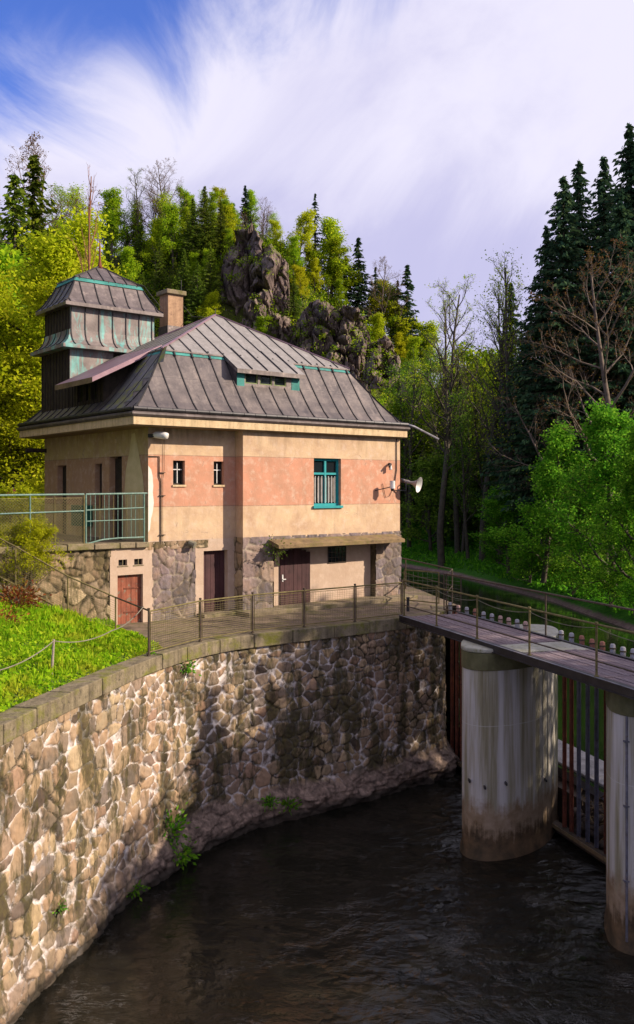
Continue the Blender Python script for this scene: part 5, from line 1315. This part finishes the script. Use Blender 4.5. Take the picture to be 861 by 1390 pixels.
hill('spruce_far',470,345,9,'broad dark spruce above the middle cliff',1.5); hill('spruce_far',487,320,11,'pointed spruce on the slope skyline right of the middle cliff',1.3)
hill('spruce_thin',510,360,8,'small slim spruce on the descending skyline',1.3); hill('bare_brown',523,358,9,'small bare tree on the descending skyline',1.2)
hill('spruce_far',553,356,12,'dark narrow spruce at the end of the descending skyline',1.1); hill('spruce_thin',540,378,9,'thin spruce left of the last dark spruce',1.2)
hill('lime1',532,392,7,'lime green tree below the last spruces',1.3); hill('yellow1',506,378,7,'yellow green tree between the spruces and the middle cliff',1.3)
hill('yellow1',565,415,8,'yellow green tree under the last dark spruce',1.3); hill('lime1',585,440,8,'bright green tree behind the bare trees of the gap',1.3)
hill('spruce_lit',250,335,14,'tall lit conifer behind the roof chimney',1.1); hill('spruce_lit2',286,330,13,'lit conifer just left of the large cliff',1.2)
hill('spruce_lit',268,352,12,'shaggy conifer above the ridge of the house roof',1.1); hill('spruce_lit2',238,372,11,'conifer directly left of the chimney top',1.2)
hill('spruce_lit2',399,372,9,'dark green conifer in the gap between the cliffs',1.2); hill('lime2',346,432,6,'small yellow green tree at the foot of the large cliff',1.3)
# --- gap in the middle and right bank
at('bare_dark',600,376,86,'bare dark branched tree in the valley gap, leftmost of the bare ones',sx=1.25); at('bare_dark',622,384,90,'bare twiggy tree in the middle of the valley gap',sx=1.1)
at('bare_dark',655,362,84,'tallest bare tree in the valley gap',sx=1.15); at('slender2',678,380,80,'thin leaved tree right of the tallest bare tree')
at('slender2',706,344,76,'birch like tree with light twigs touching the big spruces',sx=.9); at('spruce2',694,378,88,'shadowed spruce behind the birch like tree',sx=.9)
at('spruce1',765,232,73,'tall dark spruce at the left of the right hand group',sx=1.05); at('spruce2',786,210,78,'tall dark spruce with the second highest pointed tip',sx=1.1)
at('spruce1',820,205,80,'tall dark spruce between two pointed neighbours at right'); at('spruce1',855,160,76,'highest dark spruce at the right edge',sx=1.1)
at('spruce1',842,250,72,'broad dark spruce in front of the highest one',sx=1.1); at('spruce1',742,300,74,'dark spruce at the outer left flank of the spruce group'); at('spruce1',880,150,75,'dark spruce outside the right edge')
at('spruce2',720,420,78,'lower shadowed spruce at the foot of the spruce group',sx=1.2); at('spruce1',800,330,80,'dark spruce filling the centre of the spruce group',sx=1.2)
at('bare_brown',820,346,66,'wide brownish bare tree in front of the dark spruces',sx=1.2); at('bare_brown',850,430,72,'smaller bare tree at the right edge'); at('bare_brown',776,420,73,'bare grey brown tree left of the wide one',sx=.8)
at('green1',738,590,66,'bright green leafy tree at the river bank, left of the pair',z=-2.6,sx=1.05); at('green2',835,560,57,'bright green leafy tree at the river bank near the right edge',z=-2.6,sx=1.05)
at('green1',868,590,52,'bright green tree cut by the right edge',z=-2.6); at('under',790,640,63,'lower leafy tree filling the gap between the two bright ones',z=-2.6,sx=1.3)
at('green1',690,668,72,'small spreading green tree over the grassy bank',z=-2.6,sx=1.3); at('bush',718,735,67,'low leafy shrub under the left bright tree',z=-2.8,cat='shrub',sx=1.5)
at('bush',775,755,61,'low leafy shrub on the bank below the two bright trees',z=-3.,cat='shrub',sx=1.5); at('bush',825,770,54.5,'rough green shrub above the muddy edge at right',z=-3.,cat='shrub',sx=1.6); at('bush',858,790,51.5,'green shrub at the right edge above the mud',z=-3.1,cat='shrub',sx=1.5)
at('green2',735,548,84,'dull green tree with horizontal sprays behind the bright ones',z=-1.0)
# --- masses
occ=[]
def scatter(n,xr,yr,keys,label,group,hr,cond=None,mind=2.5,seed=1,sx=1.):
    R=random.Random(seed); k=0; tries=0
    while k<n and tries<n*40:
        tries+=1; x=R.uniform(*xr); y=R.uniform(*yr)
        if cond and not cond(x,y): continue
        if any((x-a)**2+(y-b)**2<mind*mind for a,b in occ): continue
        d,s=river(np.array([x]),np.array([y]))
        if d[0]<3: continue
        occ.append((x,y)); key=R.choice(keys); 
        plant(key,x,y,label if isinstance(label,str) else label[key],group,h=R.uniform(*hr),rz=R.uniform(0,6.28),sx=sx); k+=1
U=lambda x,y:U0+F*x/y
lab={'yellow1':'yellow green broadleaf tree, one of many on the sunlit cliff slope','yellow2':'yellow green broadleaf tree, one of many on the sunlit cliff slope','lime1':'lime green broadleaf tree, one of many on the sunlit cliff slope','lime2':'lime green broadleaf tree, one of many on the sunlit cliff slope','spruce_far':'dark conifer scattered on the sunlit cliff slope','spruce_lit2':'dark conifer scattered on the sunlit cliff slope','spruce_lit':'dark conifer scattered on the sunlit cliff slope','sparse':'thin leaved tree, one of several on the cliff slope','bare_brown':'brown bare tree, one of several on the cliff slope'}
def notrock(x,y):
    u=U(x,y)
    return not (292<u<402 and y<153) and not (400<u<552 and y<150)
scatter(48,(-24,20),(120,166),['yellow1','lime1','lime2','yellow2','lime1','yellow1','spruce_far','bare_brown'],lab,'trees on the cliff slope',(5,8.5),notrock,2.6,11)
scatter(26,(-40,-16),(122,160),['spruce_lit2','spruce_lit','spruce_lit2','lime1','lime2'],lab,'trees on the cliff slope',(7,11),lambda x,y:90<U(x,y)<292,2.8,12)
scatter(16,(-46,-16),(152,178),['sparse','lime2','lime1'],lab,'trees on the cliff slope',(5,8),lambda x,y:60<U(x,y)<330 and not 168<U(x,y)<186,3,13)
scatter(14,(-2,28),(118,135),['yellow1','lime1','yellow2'],lab,'trees on the cliff slope',(6,9),lambda x,y:555<U(x,y)<640,2.5,19)
# valley gap and right bank forest
scatter(38,(6,34),(84,124),['slender','lime2','slender','slender2','bare_dark'],'shaded thin trunked tree in the wood on the far river bank','trees in the shaded wood',(13,20),lambda x,y:530<U(x,y)<760,2.2,14)
scatter(20,(8,32),(96,126),['slender','slender','slender2','lime2'],'tall thin trunked tree at the back of the shaded wood','trees at the back of the shaded wood',(17,22),lambda x,y:555<U(x,y)<705,1.9,24,1.15)
scatter(26,(9,34),(92,125),['under'],'shaded leafy understorey tree in the wood on the far river bank','understorey in the shaded wood',(6,11),lambda x,y:530<U(x,y)<770,2.2,15,1.2)
scatter(30,(20,50),(80,116),['spruce1','spruce2','spruce1','under'],'dark spruce or tree in the dense stand on the right hillside','trees of the dark right hillside',(13,20),lambda x,y:U(x,y)>700,3.2,16)
scatter(12,(22,40),(74,88),['under'],'dark leafy tree under the spruces of the right bank','understorey of the right bank',(7,11),lambda x,y:U(x,y)>690,2.6,17,1.2)
# trees behind, left of the house, mostly seen as a wall of foliage
scatter(14,(-42,-14),(46,78),['yellow1','lime1','spruce_lit','lime2'],'leafy tree of the wood behind the terrace at the left','wood behind the terrace',(11,15),lambda x,y:U(x,y)<85 and y-x*.2>54,3.2,18)
# shading stand on the right bank outside the view
for k,(x,y,hh,key) in enumerate([(27,16.5,12.0,'under'),(28,20,16.5,'spruce1'),(31,23.4,17.0,'spruce1'),(27,25.5,15.0,'under'),(33,28,15,'spruce1'),(28,31,12.5,'under'),(30,35,14,'under'),(26,9,10.5,'under'),(29,4,11,'under'),(27,39,12,'under'),(30,44,13,'under'),(27,-3,12,'under'),(25,12.5,9.5,'under')]):
    plant(key,x,y,'dark bank tree outside the view on the right bank','trees on the right bank',h=hh,sx=1.25)

# unseen trees added outside the left edge to darken the left facade
for k,(x,y,hh,key) in enumerate([(-15,33,13,'yellow_near1'),(-17,26,12,'yellow_near2'),(-14.5,19.5,11,'lime1'),(-19,30,15,'lime1'),(-16,40,14,'yellow_near2'),(-20,37,15,'lime2'),(-15,12,11,'lime1')]):
    plant(key,x,y,'broadleaf tree added outside the view to darken the left wall','trees added beside the terrace outside the view',h=hh,z=1.5,sx=1.1)
# more trees on the ridge
scatter(16,(-46,-20),(150,164),['sparse','lime2','bare_dark','lime1'],{'sparse':'airy tree of the ridge behind the tower','lime2':'light green tree of the ridge behind the tower','bare_dark':'leafless tree of the ridge behind the tower','lime1':'light green tree of the ridge behind the tower'},'ridge trees behind the tower',(7,12),lambda x,y:70<U(x,y)<300 and not 165<U(x,y)<186,2.4,20)
# --- bush and weeds near the terrace
at('limebush',14,668,25.6,'yellow green bush at the left end of the terrace wall',z=1.1,cat='shrub',sx=.9)
for o in bpy.data.objects: pass
bu=at('limebush',36,712,24.6,'low leafy bush climbing the terrace fence post',z=1.3,cat='shrub',sx=1.1)
# reddish dry clump
def clump(label,cen,rad,n,size,mat,cat='plant',squash=.6,seed=1,name='plant',parts=False):
    c=Vector(cen); t=thing(name,label,cat,c); r=np.random.default_rng(seed)
    C=r.normal(size=(n,3))*np.array([rad,rad,rad*squash])*.5; V,Fc=leaf_quads(C,size,.5,None,seed,.2)
    np_mesh('leaves',V,Fc,mat,t); 
    mb=MB(); rr_=random.Random(seed)
    for k in range(9): 
        a=rr_.uniform(0,6.28); mb.tube([(0,0,-rad*squash),(math.cos(a)*rad*.5,math.sin(a)*rad*.5,rad*squash*.5)],[.012,.006],4)
    mb.build('stems',M['bark'],t); return t
M['leaf_red']=leafmat('leaf_red',(.20,.04,.02),(.28,.09,.03),(.20,.16,.03),.3)
clump('reddish brown dry shrub on the bank below the stair railing',P(24,815,23.4),.55,1100,.09,M['leaf_red'],'shrub',.7,3,'shrub')
clump('orange leaved clump cut by the left edge of the bank',P(2,848,21.5),.5,700,.09,M['leaf_red'],'shrub',.7,4,'shrub')
clump('small tuft of fern on the coping shoulder of the quay wall',P(249,905,22.75)+Vector((.06,-.05,0)),.24,260,.09,M['leaf_green'],'fern',.9,5,'fern')
clump('large dark fern hanging low on the quay wall',P(228,1130,22.0)+Vector((.05,-.1,0)),.42,420,.13,M['leaf_green'],'fern',1.3,6,'fern')
clump('fern clump hanging just above the water on the quay wall',P(240,1158,22.0)+Vector((.1,-.1,0)),.36,300,.12,M['leaf_green'],'fern',.7,7,'fern')
clump('small weed at the foot of the sunlit quay wall',P(172,1205,20.3)+Vector((.15,-.1,0)),.28,160,.10,M['leaf_green'],'weed',.5,8,'weed')
clump('green weed tuft on the rocky wall foot below the house',P(385,1088,25.1)+Vector((.1,-.2,0)),.3,200,.10,M['leaf_green'],'weed',.5,9,'weed')
clump('weed tuft on the wall foot beside the shaded rock ledge',P(362,1085,24.7)+Vector((.1,-.2,0)),.22,140,.09,M['leaf_green'],'weed',.7,10,'weed')
clump('tiny weed growing from a joint of the sunlit wall',P(76,1230,17.2)+Vector((.08,-.05,0)),.14,80,.06,M['leaf_green'],'weed',.9,12,'weed')
clump('weeds hanging over the left end of the door canopy',H(4.15,-.8,2.05),.35,200,.08,M['leaf_dark'],'weed',1.0,13,'weed')
clump('green weed on top of the sunlit quay coping beside the first mesh post',P(207,893,21.7),.25,200,.07,M['grass'],'weed',.5,14,'weed')

# --- grass on the bank
r=np.random.default_rng(9); n=56000
uu=r.random(n); vv=r.random(n)**.9*1.03-.03
C=np.array([bank_pt(a,b)[:] for a,b in zip(uu,vv)]); 
hh=(.09+.20*np.clip(vnoise(C[:,0],C[:,1],2.2,31)+.45,0,1.3))*np.clip(vv*9,.35,1)
C[:,2]+=hh*r.random(n)*.9
up_=np.tile(np.array([[0,0,1.3]]),(n,1)); 
V1,F1=leaf_quads(C[:26000],hh[:26000]*.95,.22,up_[:26000]+r.normal(0,.35,(26000,3)),41)
V2,F2=leaf_quads(C[26000:],r.choice([.05,.07,.12],n-26000),.75,None,42,.45)
g_=np_mesh('bank_grass',np.concatenate([V1,V2]),np.concatenate([F1,F2+len(V1)]),M['grass']); tag(g_,'dense bright green grass and weeds on the bank above the coping','grass',kind='stuff')
# far river bank grass
n=60000; x=r.uniform(5,44,n); y=r.uniform(30,116,n); d,s=river(x,y); k=(s>0)&(d>.7)&(d<15)&(x/y<.42); x,y=x[k],y[k]; z=ground(x,y)
C=np.stack([x,y,z+r.random(len(x))*.25],1); V1,F1=leaf_quads(C,.42,.4,np.tile([[0,0,.8]],(len(x),1))+r.normal(0,.6,(len(x),3)),43)
g_=np_mesh('river_bank_grass',V1,F1,M['grass_dark']); tag(g_,'deep green grass along the muddy river bank','grass',kind='stuff')
# lawn behind terrace
n=3000; a=r.uniform(-12,-2,n); b=r.uniform(7.3,9.0,n)*1.0; b=np.where(r.random(n)<.5,b,r.uniform(10.8,18,n)); C=np.array([H(p,q,TZ+.05+r.random()*.15)[:] for p,q in zip(a,b)]); V1,F1=leaf_quads(C,.22,.4,np.tile([[0,0,.9]],(n,1)),44)
g_=np_mesh('lawn_grass',V1,F1,M['grass']); tag(g_,'bright grass seen behind the terrace fence','grass',kind='stuff')
# undergrowth on the cliff slope
def undergrowth(name,label,n,per,xr,yr,mat,size,cond,hr,seed):
    r=np.random.default_rng(seed); x=r.uniform(*xr,n); y=r.uniform(*yr,n); k=cond(x,y); x,y=x[k],y[k]; z=ground(x,y)
    rad=r.uniform(*hr,len(x)); c=np.stack([x,y,z+rad*.4],1); C=np.repeat(c,per,0)+r.normal(size=(len(c)*per,3))*np.repeat(rad,per)[:,None]*.5*np.array([1,1,.8])
    V,Fc=leaf_quads(C,size,.6,None,seed,.3); g=np_mesh(name,V,Fc,mat); tag(g,label,'undergrowth',kind='stuff')
dist=lambda x,y:river(x,y)[0]
undergrowth('slope_undergrowth','yellow green undergrowth covering the cliff slope',2300,34,(-34,28),(116,168),M['leaf_lime'],.42,lambda x,y:(U0+F*x/y<660)&(U0+F*x/y>150)&~((U0+F*x/y>298)&(U0+F*x/y<395)&(y>138)&(y<151))&~((U0+F*x/y>405)&(U0+F*x/y<545)&(y>127)&(y<143)),(.8,1.7),51)
undergrowth('slope_scrub','olive scrub and moss on the steep slope',1500,28,(-34,28),(116,168),M['leaf_dark'],.42,lambda x,y:(U0+F*x/y<660)&(U0+F*x/y>150)&~((U0+F*x/y>298)&(U0+F*x/y<395)&(y>138)&(y<151))&~((U0+F*x/y>405)&(U0+F*x/y<545)&(y>127)&(y<143)),(.8,1.7),52)
undergrowth('wood_undergrowth','dark leafy undergrowth on the floor of the shaded wood',1500,30,(5,60),(50,124),M['leaf_dark'],.34,lambda x,y:(U0+F*x/y<900)&(river(x,y)[1]>0)&(dist(x,y)>11),(.8,2.2),53)
undergrowth('ridge_scrub','green scrub along the ridge behind the tower',700,26,(-60,-16),(118,178),M['leaf_lime'],.42,lambda x,y:(U0+F*x/y<330)&(U0+F*x/y>-20),(.7,1.4),54)

# ------------------------------------------------------------- cliffs
m,nt=newmat('rock'); N=NT(nt); co=N.coord('Object'); f=N.noise(N.mapping(co,scale=(1,1,.6)),.9,8,.7); f2=N.noise(co,.35,5,.6); f3=N.noise(N.mapping(co,scale=(1,1,.25),rot=(.3,.2,0)),1.8,6,.75)
col=N.ramp(f,[(.32,(.055,.04,.038)),(.5,(.15,.11,.10)),(.7,(.33,.25,.21))])
col=N.mix(N.map(f3,.58,.72,0,.5),col,(.27,.17,.12)); col=N.mix(N.map(f3,.2,.4,.7,0),col,(.05,.035,.03))
nz_=N.sep(N.n('ShaderNodeNewGeometry').outputs['Normal'])[2]
mo=N.math('ADD',nz_,N.math('MULTIPLY',N.math('SUBTRACT',f2,.5),1.6)); col=N.mix(N.map(mo,.45,.75,0,.9),col,N.ramp(f,[(.3,(.05,.06,.008)),(.7,(.15,.17,.02))]))
N.out(col,.92,0,N.bump(N.math('ADD',f,f3),.6,.25),.15); M['rock']=m
CLV=[]
def cliff(label,pts,Y,depth,seed,res=70):
    """pts: outline (u,v) polygon of the crag as seen; built as a deep displaced boulder mass at distance Y"""
    us=[p[0] for p in pts]; vs=[p[1] for p in pts]; u0,u1,v0,v1=min(us),max(us),min(vs),max(vs)
    cx=(u0+u1)/2; base=P(cx,v1,Y); t=thing('rock_outcrop',label,'rock',base)
    # columns of blocks: height profile interpolated from the outline top
    def top(u):
        ys=[]
        for (a,b),(c,d) in zip(pts,pts[1:]+pts[:1]):
            if min(a,c)<=u<=max(a,c) and a!=c: ys.append(b+(d-b)*(u-a)/(c-a))
        return min(ys) if ys else v1
    W=(u1-u0)/F*Y; Hh=(v1-v0)/F*Y
    V=[];nu,nv=res,int(res*1.2)
    for i in range(nu+1):
        a=i/nu; u=lerp(u0,u1,a); ht=(v1-top(min(max(u,u0+.5),u1-.5)))/F*Y
        for j in range(nv+1):
            b=j/nv; # front face from the foot up, over the top and down the back
            if b<.7: zz=ht*(b/.7); yy=-depth*.5*math.sin(math.pi*a)**.45*(1-.45*(b/.7)**2)
            else: k=(b-.7)/.3; zz=ht*(1-k*k*.7); yy=lerp(-depth*.5*math.sin(math.pi*a)**.45*.55,depth*.5,k)
            p=Vector((lerp(-W/2,W/2,a),yy,zz))
            rg=1-abs(noise.noise(Vector((p.x*.22+seed,p.y*.22,p.z*.16)))*2)
            dsp=rg*1.2-.6
            wz=Vector((noise.noise(p*.5),noise.noise(p*.5+Vector((9,0,0))),noise.noise(p*.5+Vector((0,9,0)))))*.18
            for sc_,am in ((.20,2.6),(.5,1.3),(1.3,.42)):
                dd_,pp_=noise.voronoi((p+wz+Vector((seed,seed,0)))*Vector((sc_,sc_,sc_*.62)) if False else Vector(((p.x+wz.x+seed)*sc_,(p.y+wz.y)*sc_,(p.z+wz.z)*sc_*.62)))
                c0=pp_[0]; h=noise.cell_vector(c0*7.31)
                loc_=Vector(((p.x+wz.x+seed)*sc_,(p.y+wz.y)*sc_,(p.z+wz.z)*sc_*.62))-c0
                dsp+=am*((h.x-.5)*1.5+loc_.dot(h-Vector((.5,.5,.5)))*3.0-.5*max(0,.16-(dd_[1]-dd_[0]))/.16)
            dsp*=min(1,b*6)
            p+=Vector((.25*noise.noise(p*.7),-1.0,.15))*dsp*(.55+.45*math.sin(math.pi*a))
            V.append(p[:])
    i=(np.arange(nu)[:,None]*(nv+1)+np.arange(nv)[None]).ravel()
    CLV.extend([(base+Vector(V[k])) for k in random.Random(seed).sample(range(len(V)),int(len(V)*.006)) if k%(nv+1)<nv*.75])
    np_mesh('rock_face',np.array(V),np.stack([i,i+nv+1,i+nv+2,i+1],1),M['rock'],t,False); return t
cliff('large dark cliff topped by trees, left and highest of the three crags',[(296,470),(299,395),(303,345),(310,326),(322,318),(338,322),(346,314),(356,330),(363,345),(374,337),(382,342),(390,356),(392,372),(388,400),(396,430),(392,470)],149,9,3,100)
cliff('middle crag with pinkish face and mossy shoulder behind the roof',[(404,540),(408,430),(420,412),(440,408),(462,412),(478,425),(496,428),(502,462),(496,490),(505,540)],140,8,13,100)
cliff('small dark crag at the right end of the sunlit slope',[(494,530),(498,468),(512,460),(524,448),(534,462),(545,480),(545,505),(536,530)],133,6,23,80)
#cliff('faint shadowed crag behind the bare trees of the gap',[(570,545),(573,470),(588,452),(604,462),(612,500),(610,545)],132,6,33,60)
cliff('narrow broken crag linking the large cliff with the middle one',[(372,510),(378,455),(386,425),(396,420),(405,436),(416,430),(424,510)],145,7,53,60)
cliff('broken lower crag descending right of the small dark one',[(536,560),(541,520),(552,505),(562,512),(572,530),(580,560)],131,6,63,50)
cliff('low mossy rock rib running down from the middle crag',[(440,620),(455,520),(480,510),(510,545),(540,590),(550,640)],127,6,43,60)

r=np.random.default_rng(61); c=np.array([v[:] for v in CLV])+np.array([0,-.3,.1]); per=45
C=np.repeat(c,per,0)+r.normal(size=(len(c)*per,3))*np.repeat(r.uniform(.25,.75,len(c)),per)[:,None]*np.array([1,.6,.8])
V,Fc=leaf_quads(C,.28,.6,None,62,.3); g_=np_mesh('cliff_scrub',V,Fc,M['leaf_lime']); tag(g_,'yellow green scrub growing in the cracks of the crags','undergrowth',kind='stuff')
# ------------------------------------------------------------- camera, light, sky
cam=bpy.data.cameras.new('camera'); co=bpy.data.objects.new('camera',cam); COL.objects.link(co); sc.camera=co
co.location=(0,0,CZ); co.rotation_euler=(math.radians(90),0,0)
cam.sensor_fit='HORIZONTAL'; cam.sensor_width=36; cam.lens=F/861*36; cam.shift_y=-(695-V0)/861*-1*-1; cam.clip_end=2000; cam.clip_start=.1
S=Vector((.878,-.098,.469)).normalized()
el=math.asin(S.z); az=math.atan2(S.x,S.y)
sun=bpy.data.lights.new('sun','SUN'); so=bpy.data.objects.new('sun',sun); COL.objects.link(so)
sun.energy=4.4; sun.angle=math.radians(.6); sun.color=(1,.86,.68); so.rotation_euler=(-S).to_track_quat('-Z','Y').to_euler(); so.location=(40,-10,60)
w=bpy.data.worlds.new('World'); sc.world=w; w.use_nodes=True; nt=w.node_tree; nt.nodes.clear(); N=NT(nt)
sky=N.n('ShaderNodeTexSky',sky_type='NISHITA'); sky.sun_disc=False; sky.sun_elevation=el; sky.sun_rotation=az; sky.dust_density=.6; sky.air_density=1.0; sky.ozone_density=2.5
gen=N.coord('Generated'); X,Y,Z=N.sep(gen)
# cloud sheet: project the view direction on a plane overhead
zz=N.math('MAXIMUM',N.math('ADD',Z,.12),.02)
cx=N.math('DIVIDE',X,zz); cy=N.math('DIVIDE',Y,zz)
cv=N.n('ShaderNodeCombineXYZ'); N.set(cv.inputs[0],cx); N.set(cv.inputs[1],cy)
n1=N.noise(N.mapping(cv.outputs[0],scale=(1.7,.6,1),rot=(0,0,.45)),1.5,9,.62,1.0)
n2=N.noise(N.mapping(cv.outputs[0],scale=(1,.8,1),loc=(3.2,1.1,0)),.8,5,.55,.5)
n3=N.noise(N.mapping(cv.outputs[0],scale=(1.3,.5,1),rot=(0,0,.3),loc=(7,2,0)),1.1,8,.62,1.1)
# open blue high on the left, veiled elsewhere
op=N.math('ADD',N.math('SUBTRACT',Z,.398),N.math('MULTIPLY',N.math('ADD',X,.10),-.33))
op=N.math('ADD',op,N.math('MULTIPLY',N.math('SUBTRACT',n1,.5),.34))
op=N.math('MULTIPLY',op,N.map(Z,.50,.62,1,0,True))
cl=N.map(op,-.01,.13,.97,.0,True)
band=N.math('SUBTRACT',N.map(Z,.23,.37,0,1,True),N.map(Z,.5,.6,0,.2,True))
bright=N.map(N.math('ADD',N.math('ADD',n3,N.math('MULTIPLY',band,.34)),N.math('MULTIPLY',n2,.18)),.52,1.02,0,1,True)
ccol=N.mix(bright,(3.5,3.4,4.9),(5.2,5.0,5.9))
ccol=N.mix(N.map(Z,.52,.75,0,1,True),ccol,(4.6,4.5,5.6))  # cloud overhead, above the view, added to lift the shade
skyc=N.mix(1.0,sky.outputs[0],(.55,.68,1.3),'MULTIPLY')
fin=N.mix(cl,skyc,ccol)
bg=N.n('ShaderNodeBackground'); N.set(bg.inputs[0],fin); bg.inputs[1].default_value=.10
o=N.n('ShaderNodeOutputWorld'); nt.links.new(bg.outputs[0],o.inputs[0])
sc.view_settings.view_transform='Standard'; sc.view_settings.look='None'; sc.view_settings.exposure=0.8; sc.view_settings.gamma=1
sc.view_settings.use_curve_mapping=False
sc.cycles.max_bounces=6; sc.cycles.diffuse_bounces=3; sc.cycles.transmission_bounces=4; sc.cycles.glossy_bounces=3
sc.cycles.use_denoising=True
# every mesh without a label that is top-level should not exist
for o in sc.objects:
    if o.parent is None and o.type=='MESH' and 'label' not in o.keys(): print('UNLABELLED',o.name)
